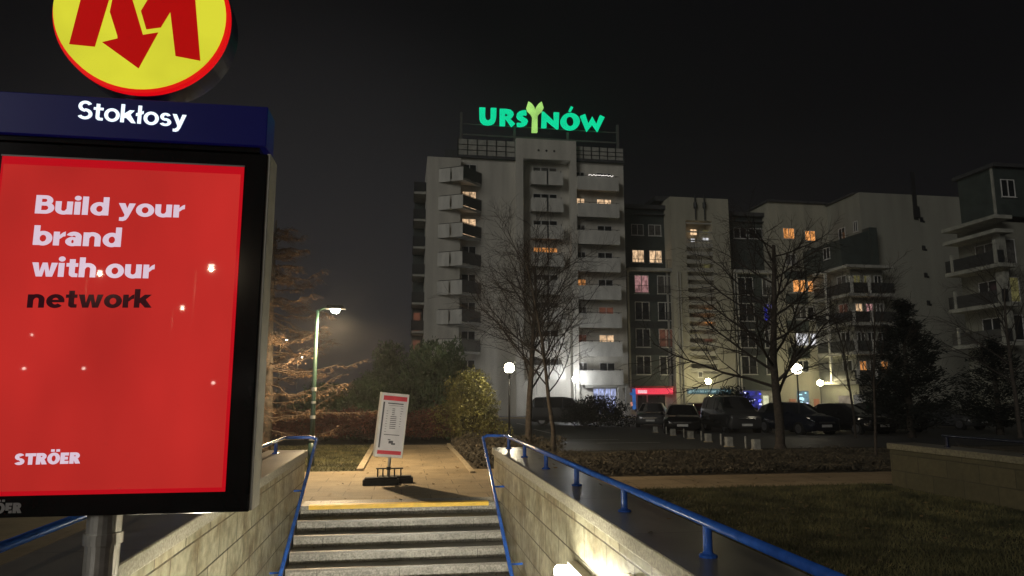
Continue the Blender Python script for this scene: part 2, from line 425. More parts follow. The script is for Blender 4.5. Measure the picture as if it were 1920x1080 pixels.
# parapet closing the near end of the stairwell
w = thing('stone_wall', 'low stone parapet the metro sign pole stands on', 'wall', (0, 2.4, 0))
MB().box(-1.455, 1.435, 2.4, 3.30, -2.9, .62).build('wall_facing', M_stoneX, w)
MB().box(-1.425, 1.405, 2.4, 3.335, .622, .718).build('coping_base', M_copedge, w, bevel=.006)
MB().box(-1.421, 1.401, 2.404, 3.331, .7185, .7225).build('coping', M_coping, w)
# twin stairwell wall across the lawn
xt = 8.38
tw = parapet('stone_wall', 'dark stone wall with slab top across the lawn', xt + .0, xt + .5, 1.0, 11.2, -1, M_stoneT, -.3, edge=M_edgedk)  # stone and coping edge are darker all over here

def railing(name, label, xr, ys, xin, yend, ylow, slope, inner=True):
    R = thing(name, label, 'railing', (xr, ys[0], .72))
    b = MB(); pts = [(xr, .5 if inner else 2.2, .90), (xr, yend - .12, .90)]
    if inner:
        n = 6
        sx = 1 if xin > xr else -1
        for i in range(1, n + 1):
            t = PI / 2 * i / n
            pts.append((xr + sx * .1 * (1 - math.cos(t)), yend - .12 + .1 * math.sin(t), .90))
        pts.append((xin - sx * .08, yend - .02, .905))
        for i in range(1, 4): pts.append((xin - sx * .08 + sx * .08 * i / 3, yend - .02 - .02 * i, .905 - .01 * i))
        pts.append((xin, ylow, .875 - slope * (yend - .08 - ylow)))
    b.tube(pts, .0245, 12); b.build('rail', M_blue if inner else M_bluedk, R, smooth=True)
    for y in ys:
        b = MB(); b.lathe([(.05, 0), (.05, .012), (.03, .02), (.025, .03), (.025, .16)], (xr, y, .722), 12); b.build('post', M_blue if inner else M_bluedk, R, smooth=False)
    if inner:
        sx = 1 if xin > 0 else -1
        y = yend - 1.3
        while y > ylow:
            z = .875 - slope * (yend - .08 - y)
            b = MB(); b.tube([(xin, y, z), (xin, y, z - .06), (sx * 1.445, y, z - .06)], .014, 8); b.build('bracket', M_blue, R)
            y -= 1.55
    return R
railing('handrail', 'blue railing along the right stairwell wall with a handrail down the steps', 1.64, [10.95 - 1.45 * i for i in range(7)], 1.27, 11.36, 4.4, .445)
railing('handrail', 'blue railing along the stairwell wall behind the poster with a handrail down the steps', -1.80, [10.6 - 1.45 * i for i in range(7)], -1.31, 11.36, 4.4, .445)
railing('handrail', 'dark blue railing on top of the dark wall across the lawn', xt + .28, [10.2 - 1.45 * i for i in range(6)], 0, 10.4, 0, 0, False)

M_tube = glow('tube_lamp', (1, .93, .74), 50, base=(.8, .8, .8))
M_fill_tube = glow('added_fill_tube', (1, .93, .76), 500, base=(.8, .8, .8))  # for the added lamp out of view that brightens the steps
for sx, ya, yb_, zl, lab in ((1, 4.62, 5.84, .155, 'white tubular wall lamp low on the right stairwell wall'), (-1, 3.9, 5.05, .02, 'white tubular wall lamp on the stairwell wall below the poster')):
    L = thing('wall_lamp', lab, 'lamp', (sx * 1.42, ya, zl), 'tubular lamps in the stairwell')
    MB().box(sx * 1.438, sx * 1.36, ya, yb_, zl - .05, zl + .07).build('lamp_housing', M_alu, L, bevel=.005)
    b = MB(); b.tube([(sx * 1.29, ya + .03, zl), (sx * 1.29, yb_ - .03, zl)], .05, 12); b.build('diffuser', M_tube, L, smooth=False)
    b = MB(); b.box(sx * 1.36, sx * 1.27, ya, ya + .025, zl - .05, zl + .05); b.box(sx * 1.36, sx * 1.27, yb_ - .025, yb_, zl - .05, zl + .05); b.build('end_cap', M_alu, L)
L = thing('wall_lamp', 'added unseen hooded tube lamp at the near end of the stairwell, lighting the steps', 'lamp', (0, 3.34, -1.2), 'tubular lamps in the stairwell')  # added out of view to light the risers and stairwell walls
MB().box(-1.05, 1.05, 3.31, 3.36, -1.3, -1.1).build('lamp_housing', M_alu, L, bevel=.005)
MB().box(-1.06, 1.06, 3.30, 3.53, -1.125, -1.11).build('hood', M_alu, L)  # shaped to keep the added light off the upper walls
b = MB(); b.tube([(-1.0, 3.44, -1.2), (1.0, 3.44, -1.2)], .05, 12); b.build('diffuser', M_fill_tube, L)
for sx, lab in ((1, 'thin galvanised pipe bent along the right stairwell wall above the lamp'), (-1, 'thin galvanised pipe bent along the stairwell wall beside the sign pole')):
    b = MB(); y0 = 4.42 if sx > 0 else 3.62
    b.tube([(sx * 1.425, y0, -.6), (sx * 1.425, y0, .44), (sx * 1.425, y0 - .03, .47), (sx * 1.425, 3.36, .47)] if sx > 0 else [(sx * 1.445, y0 + .03, .2), (sx * 1.445, y0 + .03, .55), (sx * 1.445, y0, .58), (sx * 1.445, 3.36, .58)], .012, 8)
    tag(b.build('pipe', M_galv, smooth=True, loc=(sx * 1.425, y0, .4)), lab, 'pipe')

# ------------------------------------------------------------------ lettering
def curve_prism(loops, Y0, Y1, b, mi=0):
    """closed outlines in (x, z) with holes, filled and given thickness between Y0 and Y1"""
    cu = bpy.data.curves.new('outline', 'CURVE'); cu.dimensions = '2D'; cu.fill_mode = 'BOTH'; cu.extrude = abs(Y1 - Y0) / 2
    for lp in loops:
        sp = cu.splines.new('POLY'); sp.points.add(len(lp) - 1)
        for i, (x, z) in enumerate(lp): sp.points[i].co = (x, z, 0, 1)
        sp.use_cyclic_u = True
    ob = bpy.data.objects.new('outline', cu); COL.objects.link(ob)
    dg = bpy.context.evaluated_depsgraph_get(); dg.update()
    me = bpy.data.meshes.new_from_object(ob.evaluated_get(dg))
    ym = (Y0 + Y1) / 2
    b.add([(v.co.x, ym - v.co.z, v.co.y) for v in me.vertices], [tuple(p.vertices) for p in me.polygons], mi)
    bpy.data.objects.remove(ob); bpy.data.curves.remove(cu); bpy.data.meshes.remove(me)


def arc(cx, cz, rx, rz, a0, a1, n=20): return [(cx + rx * math.cos(math.radians(a0 + (a1 - a0) * i / n)), cz + rz * math.sin(math.radians(a0 + (a1 - a0) * i / n))) for i in range(n + 1)]
def glyph(ch, t):
    """drawn heavy sans letters: outlines (with holes) and advance; cap height 1, x-height .7, stem t"""
    R = lambda x0, x1, z0, z1: [[(x0, z0), (x1, z0), (x1, z1), (x0, z1)]]
    ring = lambda cx, cz, rx, rz: [arc(cx, cz, rx, rz, 0, 360, 40)[:-1], arc(cx, cz, rx - t, rz - t * .82, 0, 360, 40)[:-1]]
    band = lambda cx, cz, rx, rz, a0, a1, ix=None, iz=None: [arc(cx, cz, rx, rz, a0, a1) + arc(cx, cz, ix if ix else rx - t, iz if iz else rz - t * .82, a1, a0)]
    D = lambda x0, xm, z0, z1, rx: [[(x0, z0)] + arc(xm, (z0 + z1) / 2, rx, (z1 - z0) / 2, -90, 90) + [(x0, z1)], [(x0 + t, z0 + t * .8)] + arc(xm, (z0 + z1) / 2, max(.03, rx - t), (z1 - z0) / 2 - t * .8, -90, 90) + [(x0 + t, z1 - t * .8)]]
    h = .7
    G = {
        'B': ([D(0, .38, .44, 1, .31), D(0, .40, 0, .44 + t * .8, .36)], .80),
        'S': ([band(.36, .71, .34, .30, 28, 270), band(.36, .29, .37, .30, 90, -152)], .77),
        'T': ([R(0, .76, 1 - t * .85, 1), R(.38 - t / 2, .38 + t / 2, 0, .99)], .80),
        'R': ([R(0, t, 0, 1), D(0, .40, .40, 1, .33), [[(.26, .44), (.26 + t * 1.1, .44), (.80, 0), (.80 - t * 1.2, 0)]]], .82),
        'O': ([ring(.45, .5, .46, .52)], .94),
        'E': ([R(0, t, 0, 1), R(0, .60, 1 - t * .85, .999), R(0, .55, .5 - t * .4, .5 + t * .4), R(0, .61, .001, t * .85)], .68),
        'o': ([ring(.38, .35, .38, .37)], .80),
        'b': ([R(0, t, 0, 1), ring(.38, .35, .37, .37)], .79),
        'd': ([R(.76 - t, .76, 0, 1), ring(.38, .35, .37, .37)], .82),
        'u': ([R(.70 - t, .70, 0, h), R(0, t, .27, h), band(.34, .28, .34, .30, 180, 360)], .77),
        'n': ([R(0, t, 0, h), R(.70 - t, .70, 0, .43), band(.36, .42, .34, .30, 0, 180)], .77),
        'h': ([R(0, t, 0, 1), R(.70 - t, .70, 0, .43), band(.36, .42, .34, .30, 0, 180)], .77),
        'r': ([R(0, t, 0, h), [[(t * .8, .34), (t * 1.05, .54), (t * 1.5, .66), (.47, .72), (.47, .72 - t), (t * 1.6, .46), (t * 1.1, .34)]]], .48),
        'i': ([R(0, t, 0, h), [arc(t / 2, .90, t * .58, t * .54, 0, 360, 24)[:-1]]], t + .08),
        'l': ([R(0, t, 0, 1)], t + .08),
        'ł': ([R(.06, .06 + t, 0, 1), [[(-.03, .40), (.16 + t, .56), (.16 + t, .72), (-.03, .56)]]], t + .17),
        'a': ([R(.64 - t, .64, 0, .46), band(.33, .45, .31, .27, 0, 160), band(.29, .215, .29, .235, 0, 360, .29 - t, .235 - t * .62)], .71),
        'y': ([[[(0, h), (t * 1.12, h), (.47, .12), (.36, -.02), (.30, 0)]], [[(.70 - t * 1.1, h), (.70, h), (.43, -.06), (.34, -.22), (.22, -.28), (.06, -.27), (.06, -.27 + t * .8), (.16, -.27 + t * .82), (.25, -.04)]]], .73),
        'w': ([[[(0, h), (t * 1.05, h), (.32, .25), (.42, h), (.62, h), (.72, .25), (1.04 - t * 1.05, h), (1.04, h), (.85, 0), (.60, 0), (.52, .40), (.44, 0), (.19, 0)]]], 1.08),
        't': ([R(.12, .12 + t, .18, .90), R(0, .48, h - t * .75, h), [[(.12, .2), (.14, .08), (.25, 0), (.48, 0), (.48, t * .75), (.12 + t * 1.15, t * .78), (.12 + t, .22)]]], .53),
        'e': ([band(.38, .35, .38, .37, 0, 318), R(.10, .755, .35 - t * .28, .35 + t * .28)], .80),
        'k': ([R(0, t, 0, 1), [[(t * .8, .22), (t * .8, .46), (.44, h), (.44 + t * 1.25, h), (.36, .30)]], [[(.30, .40), (.48, .46), (.77, 0), (.77 - t * 1.2, 0), (.26, .28)]]], .78),
        's': ([band(.29, .50, .27, .22, 25, 270, .27 - t, .22 - t * .72), band(.29, .21, .30, .22, 90, -152, .30 - t, .22 - t * .72)], .63),
        ' ': ([], .34)}
    return G[ch]
def put_text(b, s, p0, p1, Y, hgt, t=.24, mi=0, gap=0.0):
    """drawn lettering from p0 to p1 (x, z of its baseline ends), cap height hgt, facing -Y"""
    tot = sum(glyph(c, t)[1] + gap for c in s) - .06 - gap; k = (p1[0] - p0[0]) / tot; x = 0; q = 0
    for c in s:
        shapes, adv = glyph(c, t)
        for lp in shapes:
            q += 1
            f = lambda v: (p0[0] + (x + v[0]) * k, p0[1] + (p1[1] - p0[1]) * (x + v[0]) / tot + v[1] * hgt)
            curve_prism([[f(v) for v in l] for l in lp], Y - .0002 * (q % 3), Y - .0002 * (q % 3) + .0008, b, mi)
        x += adv + gap
# ------------------------------------------------------------------ metro sign
YF = 3.14
E_red = glow('poster_red', (.66, .031, .025), .84, var=.34, scale=1.3, stretch=(1, 1, .5), rough=.02, spec=.4, base=(.05, .005, .005))
E_redd = glow('poster_red_edge', (.62, .004, .012), .75, rough=.08, base=(.05, .005, .005))
E_pale = glow('poster_lettering', (.70, .55, .66), .98, rough=.1, spec=.3)
E_dkl = mat('poster_dark_lettering', (.02, .004, .006), rough=.1, emit=(.06, .004, .012), es=.35)
E_yel = glow('disc_yellow', (.70, .68, .035), 1.0, var=.22, scale=2.2, rough=.5, spec=.1)
E_rim = glow('disc_red_rim', (.74, .002, .006), .95, rough=.5, spec=.1)
E_mred = glow('emblem_red', (.40, .0, .0), 1.0, rough=.5, spec=.1)
E_let = glow('header_lettering', (.80, .92, 1.0), 1.3, rough=.2)
M_navy = mat('navy_header', (.006, .008, .07), rough=.35, var=.2, scale=3, emit=(.003, .004, .085), es=.22, spec=.25)
M_navyr = mat('navy_rim', (.012, .018, .07), rough=.3, var=.2, scale=4, coat=.4)
M_greyt = mat('grey_lettering', (.30, .29, .28), rough=.4)
sg = thing('metro_sign', 'tall metro sign with yellow disc, navy name bar and red poster on a steel pole', 'sign', (X(191, 1020, 3.24), 3.24, .722))
px_ = X(191, 1040, 3.24)
b = MB(); b.lathe([(.12, 0), (.12, .015), (.066, .02), (.066, 2.3)], (px_, 3.24, .722), 24); b.lathe([(.075, .255), (.075, .30)], (px_, 3.24, .722), 24); b.build('pole', M_steel, sg, smooth=False)
for a, h in ((-2.4, .12), (-2.1, .33)): pass
pa, pb = W(5, 290, YF), W(459, 316, YF); pc, pd = W(421, 920, YF), W(0, 932, YF)
xL = pa.x; xR = (pb.x + pc.x) / 2; zT = (pa.z + pb.z) / 2; zB = (pc.z + pd.z) / 2
fr = (X(504, 290, YF) + X(463, 955, YF)) / 2; fl = xL - .28; fT = Z(480, 287, YF); fB = Z(440, 961, YF)
b = MB(); b.box(fl, fr, YF + .004, YF + .16, fB, fT); f_ = b.build('display_frame', M_black, sg, bevel=.006)
b = MB(); b.box(fr - .004, fr + .012, YF + .012, YF + .168, fB + .004, fT + .004)
b.build('edge_trim', M_alu, sg, bevel=.003); b = MB(); b.box(fl - .012, fl + .004, YF + .012, YF + .168, fB + .004, fT + .004); b.build('edge_trim', M_alu, sg, bevel=.003)
b = MB(); e_ = .022
b.box(xL, xR, YF - .002, YF + .003, zB, zT, 1)
b.box(xL + .01, xR - e_ * .6, YF - .004, YF - .0021, zB + e_ * .8, zT - e_ * 1.6, 0)
b.box(xL - .004, xR + .002, YF - .003, YF + .003, zT + .0005, zT + .007, 2)
po = b.build('poster', [E_red, E_redd, M_greyt], sg)
b = MB()
def tx(s, x0, y0, x1, y1, cap, t=.24, Y=YF - .006, gap=0.0):
    a, c = W(x0, y0, Y), W(x1, y1, Y)
    put_text(b, s, (a.x, a.z), (c.x, c.z), Y, cap * PXM, t, gap=gap)
PXM = (W(0, 500, YF).z - W(0, 600, YF).z) / 100
def ad_logo(x0, y0, x1, y1, cap, Y):
    tx('STROER', x0, y0, x1, y1, cap, .31, Y)
    a, c = W(x0, y0, Y), W(x1, y1, Y); w_ = c.x - a.x; zc = (a.z + c.z) / 2; hg = cap * PXM
    for q in (.545, .625): b.box(a.x + w_ * q, a.x + w_ * (q + .055), Y - .0005, Y + .0005, zc + hg * 1.10, zc + hg * 1.32)
tx('Build your', 65, 400, 343, 408, 36)
tx('brand', 61, 459, 226, 463, 38)
tx('with our', 58, 518, 286, 522, 38)
ad_logo(26, 872, 149, 869, 20, YF - .006)
b.build('lettering', E_pale, po)
b = MB(); tx('network', 50, 577, 282, 577, 36); b.build('dark_lettering', E_dkl, po)
b = MB(); ad_logo(-62, 964, 39, 962, 18, YF + .0015); b.build('frame_lettering', M_greyt, f_)
# header bar
YH = 3.11
hr = (X(503, 215, YH) + X(498, 272, YH)) / 2; hT = Z(260, 186, YH); hB = Z(260, 262, YH)
b = MB(); b.box(fl - .02, hr, YH, YH + .17, hB, hT); hd = b.build('name_bar', M_navy, sg, bevel=.004)
b = MB(); b.box(fl + .05, hr - .03, YH + .02, YH + .15, fT, hB - .001); b.build('neck', M_black, sg)
b = MB(); tx('Stokłosy', 144, 222, 347, 239, 37, .185, YH - .003)
b.build('lettering', E_let, hd)
# disc
YD = 3.06
dc = W(263, 20, YD); R_ = abs(X(433, 40, YD) - X(97, 40, YD)) / 2
def circ(r, n=72): return [(dc.x + r * math.cos(2 * PI * i / n), dc.z + r * math.sin(2 * PI * i / n)) for i in range(n)]
b = MB(); curve_prism([circ(R_ * 1.0)], YD + .066, YD + .20, b); dk = b.build('disc', M_navyr, sg)
b = MB(); curve_prism([circ(R_ * 1.005)], YD + .03, YD + .065, b); b.build('disc_rim', E_rim, dk)
b = MB(); curve_prism([circ(R_ * .962)], YD, YD + .0295, b); b.build('disc_face', E_yel, dk)
def zp(x, y): p = W(x / 3.6, y / 3.6, YD - .004); return (p.x, p.z)
b = MB()
curve_prism([[zp(*q) for q in ((468, 298), (640, 315), (735, 0), (800, -180), (720, -330), (600, -330), (545, 0))]], YD - .006, YD - .003, b)
curve_prism([[zp(*q) for q in ((800, -200), (742, 80), (792, 240), (795, 260), (690, 285), (935, 462), (1068, 220), (965, 236), (895, 0), (830, -160))]], YD - .006, YD - .003, b)
curve_prism([[zp(*q) for q in ((1352, 410), (1185, 378), (1150, 80), (1085, 185), (988, 198), (952, 75), (1000, -5), (1150, -330), (1290, -330), (1318, 0))]], YD - .006, YD - .003, b)
b.build('emblem', E_mred, dk)

# ------------------------------------------------------------------ timetable stand on the plaza
tb = thing('notice_stand', 'leaning white notice board with red bands on a black rubber base on the plaza', 'notice board', (-.24, 12.78, 0))
b = MB()
for x0, x1, y0 in ((-.67, -.05, 12.60), (-.43, .20, 12.80)):
    b.box(x0, x1, y0, y0 + .22, .0, .095); b.box(x0 + .03, x1 - .03, y0 + .02, y0 + .20, .095, .125)
b.build('base_weight', M_rubber, tb, bevel=.012)
b = MB()
for x in (-.42, -.33, -.13, -.02): b.box(x - .012, x + .012, 12.76, 12.79, .12, .27)
b.box(-.45, .02, 12.755, 12.795, .255, .275); b.build('base_bracket', M_dark, tb)
b = MB(); b.tube([(-.235, 12.79, .10), (-.215, 12.79, .55)], .028, 12); b.build('post', M_steel, tb, smooth=True)
b = MB(); b.lathe([(.04, 0), (.04, .05)], (-.232, 12.79, .24), 12); b.build('collar', M_rubber, tb)
# board built upright then leaned and turned
M_bpaper = mat('notice_paper', (.60, .58, .60), rough=.5, var=.08, scale=5)
M_bred = mat('notice_red', (.55, .02, .04), rough=.45, var=.15)
M_bink = mat('notice_ink', (.06, .06, .07), rough=.6, var=.2)
bw, bh = .25, .58
rot = Matrix.Translation((-.255, 12.79, .46)) @ Matrix.Rotation(math.radians(5.5), 4, 'Y') @ Matrix.Rotation(math.radians(13), 4, 'Z')
def board(mb, *a, mi=0):
    x = MB(); x.box(*a); mb.add([tuple(rot @ Vector(v)) for v in x.v], x.f, mi)
b = MB(); board(b, -bw, bw, -.05, .12, 0, 1.12); bd = b.build('board_case', M_white, tb, bevel=.006)
b = MB(); board(b, -bw + .035, bw - .03, -.055, -.0505, .04, 1.08); b.build('paper', M_bpaper, bd)
b = MB(); board(b, -bw + .04, bw - .035, -.057, -.0552, .99, 1.07); board(b, -bw + .04, bw - .035, -.057, -.0552, .05, .115); b.build('red_band', M_bred, bd)
b = MB(); board(b, -bw + .045, -bw + .075, -.057, -.0552, .16, .96)
r = random.Random(4)
for i in range(11):
    z = .50 + i * .034; board(b, -.05 + (.02 if i > 6 else 0), .06 if i < 7 else .02, -.057, -.0552, z, z + .012)
for i in range(9):
    z = .44 + i * .045; board(b, -.13, -.10, -.057, -.0552, z, z + .007); board(b, .12, .14 + r.random() * .03, -.057, -.0552, z + .1, z + .108)
board(b, -.12, .16, -.057, -.0552, .93, .95); board(b, -.10, .14, -.057, -.0552, .90, .906); board(b, -.13, .15, -.057, -.0552, .385, .397)
board(b, -.03, .05, -.057, -.0552, .24, .29); board(b, .02, .09, -.057, -.0552, .22, .25); board(b, -.05, .0, -.057, -.0552, .30, .315)
b.build('printing', M_bink, bd)

# ------------------------------------------------------------------ lamps
E_lamp = glow('street_lamp_glass', (1, .90, .68), 420)
def point(name, loc, power, col, rad, parent, spot=None):
    l = bpy.data.lights.new(name, 'SPOT' if spot else 'POINT'); l.energy = power; l.color = col; l.shadow_soft_size = rad
    if spot: l.spot_size = math.radians(spot); l.spot_blend = .35
    o = bpy.data.objects.new(name, l); COL.objects.link(o)
    o.parent = parent; o.location = Vector(loc) - origin(parent)
    return o
def street_lamp(label, x, y, h, arm, power, col=(1, .72, .40), group='street lamps', glowm=None, light=True):
    z = zg(y)
    L = thing('street_lamp', label, 'street lamp', (x, y, z), group)
    b = MB(); b.tube([(x, y, z), (x, y, z + 1.0), (x, y, z + h)], [.062, .05, .036], 12); b.tube([(x, y, z), (x, y, z + .5)], .075, 12); b.build('pole', M_green, L, smooth=True)
    b = MB(); b.tube([(x, y, z + h - .02), (x + arm * .5, y - .02, z + h + .05), (x + arm, y - .05, z + h + .06)], .025, 8); b.build('arm', M_green, L, smooth=True)
    sg_ = 1 if arm > 0 else -1
    b = MB(); b.hull([(x + arm - .10 * sg_, y - .16, z + h + .02), (x + arm + .36 * sg_, y - .16, z + h + .02), (x + arm + .36 * sg_, y + .06, z + h + .02), (x + arm - .10 * sg_, y + .06, z + h + .02)][::sg_],
                     [(x + arm - .06 * sg_, y - .12, z + h + .11), (x + arm + .28 * sg_, y - .12, z + h + .11), (x + arm + .28 * sg_, y + .02, z + h + .11), (x + arm - .06 * sg_, y + .02, z + h + .11)][::sg_])
    b.build('lamp_head', M_dark, L, bevel=.01)
    b = MB(); b.lathe([(.02, -.085), (.08, -.065), (.105, 0)], (x + arm + .12 * sg_, y - .05, z + h + .018), 14); b.build('lamp_glass', glowm or E_lamp, L, smooth=True)
    if light and glowm is None: point('lamp_glow', (x + arm + .12 * sg_, y - .05, z + h - .14), power * .14, col, .07, L)
    if light: point('lamp_light', (x + arm + .12 * sg_, y - .05, z + h - .14), power, col, .07, L, 176)
    return L
plx = X(590, 700, 16.0); lh = Z(610, 580, 16.0)
LMP = street_lamp('green street lamp with a bright head behind the left stairwell wall', plx, 16.0, lh - .02, .28, 1000)
M_sticker = mat('paper_sticker', (.5, .5, .46), rough=.6)
for zz, hh in ((.55, .10), (1.02, .07), (1.35, .05), (1.62, .08)):
    b = MB(); b.tube([(plx, 16.0, zz), (plx, 16.0, zz + hh)], .066 if zz < .6 else .056, 12); b.build('paper_sticker', M_sticker if zz != 1.35 else M_galv, LMP)
E_far = glow('far_lamp_glass', (1, .93, .8), 25)
for px, py, Y, lab in ((537, 637, 62, 'small far street lamp glowing left of the green lamp pole'), (513, 637, 75, 'tiny far street lamp seen beside the poster edge'), (566, 670, 95, 'faint far street lamp low behind the bare branches')):
    street_lamp(lab, X(px, py, Y) - .5, Y, Z(px, py, Y) - zg(Y), .4, 120, glowm=E_far)
E_globe = glow('globe_glass', (1, .88, .62), 130)
def globe_lamp(label, px, py, Y, r, es_m=None, mirror=False):
    p = W(px, py, Y)
    if mirror: Y = 2 * YF - Y
    z = zg(Y)
    L = thing('globe_lamp', label, 'globe lamp', (p.x, Y, z), 'globe lamps')
    b = MB(); b.tube([(p.x, Y, z), (p.x, Y, p.z - r)], .035, 10); b.tube([(p.x, Y, z), (p.x, Y, z + .5)], .055, 10); b.build('post', M_dark, L, smooth=True)
    b = MB(); b.lathe([(.04, -.05), (r * .6, -.02), (r * .55, .02)], (p.x, Y, p.z - r), 14); b.build('collar', M_dark, L, smooth=True)
    b = MB(); b.lathe([(max(.004, r * math.sin(PI * i / 14)), -r * math.cos(PI * i / 14)) for i in range(15)], (p.x, Y, p.z), 22); b.build('globe', es_m or E_globe, L, smooth=True)
    return L
globe_lamp('round globe lamp beside the yellow-lit bush', 955, 690, 23.0, .165)
globe_lamp('round globe lamp seen through the largest bare tree on the car park', 1494, 692, 30.0, .24, glow('dim_globe_glass', (1, .9, .66), 18))
E_globe2 = glow('far_globe_glass', (1, .88, .50), 120)
globe_lamp('globe lamp in front of the long teal shop sign', 1328, 715, 69.0, .30, E_globe2)
globe_lamp('globe lamp lighting the cream wall behind the largest bare tree', 1538, 718, 69.0, .30, E_globe2)
E_globe3 = glow('white_globe_glass', (.95, .97, 1), 170)
globe_lamp('white globe lamp at the foot of the tower behind two bare trees', 1079, 711, 67.2, .30, E_globe3)

# ------------------------------------------------------------------ buildings
FACE = {'y': lambda a, n, z: (a, -n, z), 'x': lambda a, n, z: (-n, a, z)}
def fbox(b, face, base, a0, a1, n0, n1, z0, z1, mi=0):
    """box on a facade: along a, out of the wall n, height z.  face y looks to -Y, face x looks to -X"""
    if face == 'y': b.box(a0, a1, base - n1, base - n0, z0, z1, mi)
    else: b.box(base - n1, base - n0, a0, a1, z0, z1, mi)
def window(par, face, base, a0, a1, z0, z1, n=2, lit=None, sill=True, bars=False):
    b = MB(); t = .07
    fbox(b, face, base, a0, a0 + t, -.02, .05, z0, z1); fbox(b, face, base, a1 - t, a1, -.02, .05, z0, z1)
    fbox(b, face, base, a0 + t, a1 - t, -.02, .05, z1 - t, z1); fbox(b, face, base, a0 + t, a1 - t, -.02, .05, z0, z0 + t)
    for i in range(1, n):
        c = a0 + (a1 - a0) * i / n; fbox(b, face, base, c - t * .6, c + t * .6, -.02, .046, z0 + t, z1 - t)
    if sill: fbox(b, face, base, a0 - .06, a1 + .06, -.02, .12, z0 - .06, z0 - .001)
    w = b.build('window', M_frame, par)
    b = MB(); fbox(b, face, base, a0 + t * .8, a1 - t * .8, -.03, .015, z0 + t * .8, z1 - t * .8); b.build('pane', lit or (M_glassc if rnd.random() < .3 else M_glass), w)
    if bars:
        b = MB(); fbox(b, face, base, a0 - .05, a1 + .05, .20, .23, z0 + .85, z0 + .9); fbox(b, face, base, a0 - .05, a1 + .05, .20, .23, z0 + .05, z0 + .09)
        k = a0
        while k <= a1: fbox(b, face, base, k - .012, k + .012, .205, .225, z0 + .09, z0 + .85); k += .13
        for k in (a0 - .05, a1 + .02): fbox(b, face, base, k, k + .03, 0, .2, z0 + .83, z0 + .86)
        b.build('grille', M_dark, w)
    return w

FL = 2.92
YT = 70.0
GZ = -.80
# --- tower
xa, xb, xc, xd, xe, xf = X(799, 400, YT), X(862, 400, YT), X(966, 400, YT), X(1079, 400, YT), X(1171, 400, YT), X(776, 400, YT)
T = thing('apartment_tower', 'tall pale ten storey apartment tower with balconies and a green sign on its roof', 'building', ((xa + xe) / 2, YT, GZ))
topL = Z(830, 300, YT); topA = Z(910, 293, YT); topC = Z(1020, 266, YT); topR = Z(1125, 300, YT)
b = MB(); b.box(xa, xb, YT - .9, YT + 14, GZ, topL); b.box(xb, xc, YT, YT + 13.9, GZ, topA); b.box(xc, xc + .75, YT - .7, YT + 13.8, GZ, topC)
b.box(xd - .62, xd, YT - .7, YT + 13.8, GZ, topC); b.box(xc + .75, xd - .62, YT - .7, YT + 13.8, 26.0, topC); b.box(xc + .75, xd - .62, YT + .5, YT + 13.8, GZ, 26.0)
b.box(xd, xe, YT + .05, YT + 13.9, GZ, topR); b.build('wall', M_render, T)
b = MB()
for zz in (GZ + 2.95 + FL * 3, GZ + 2.95 + FL * 6.02): b.box(xb + .01, xc - .01, YT - .025, YT + .02, zz, zz + .06)
b.build('string_course', M_render2, T)
for i in range(3):
    b = MB(); x = (xc + xd) / 2 - .85 + i * .85; b.lathe([(.12, 0), (.12, .02)], (0, 0, 0), 8); n0 = len(b.v) - 16; b.v[n0:] = [(x + v[0], YT - .70 - v[2], 26.95 + v[1]) for v in b.v[n0:]]; b.build('vent', M_dark, T)
# roof-edge grilles
for (x0, x1, z0, z1) in ((X(858, 290, YT), xc - .02, topA, Z(910, 263, YT)), (xd + .02, xe, topR, Z(1125, 277, YT))):
    b = MB(); y = YT - .35
    b.box(x0, x1, y, y + .5, z0 - .35, z0 - .05)
    g = b.build('roof_edge', M_roof, T)
    b = MB(); b.box(x0, x1, y + .3, y + .34, z0, z1, 0)
    n = int((x1 - x0) / .9)
    for i in range(n + 1):
        xx = x0 + (x1 - x0) * i / n; b.box(xx - .035, xx + .035, y + .22, y + .30, z0 - .1, z1 + .08, 1)
    for q in (.33, .66): b.box(x0, x1, y + .24, y + .299, z0 + (z1 - z0) * q - .025, z0 + (z1 - z0) * q + .025, 1)
    b.build('roof_balustrade', [M_slab, M_railp], g)
b = MB(); b.box(xb - .2, xe - .5, YT + 1.2, YT + 13, topA, topA + 1.6); b.build('roof', M_roof, T)
b = MB(); b.box(xb - 1.5, xb + .1, YT + 2, YT + 8, topL, topL + 1.9); b.build('stair_head', M_roof, T)
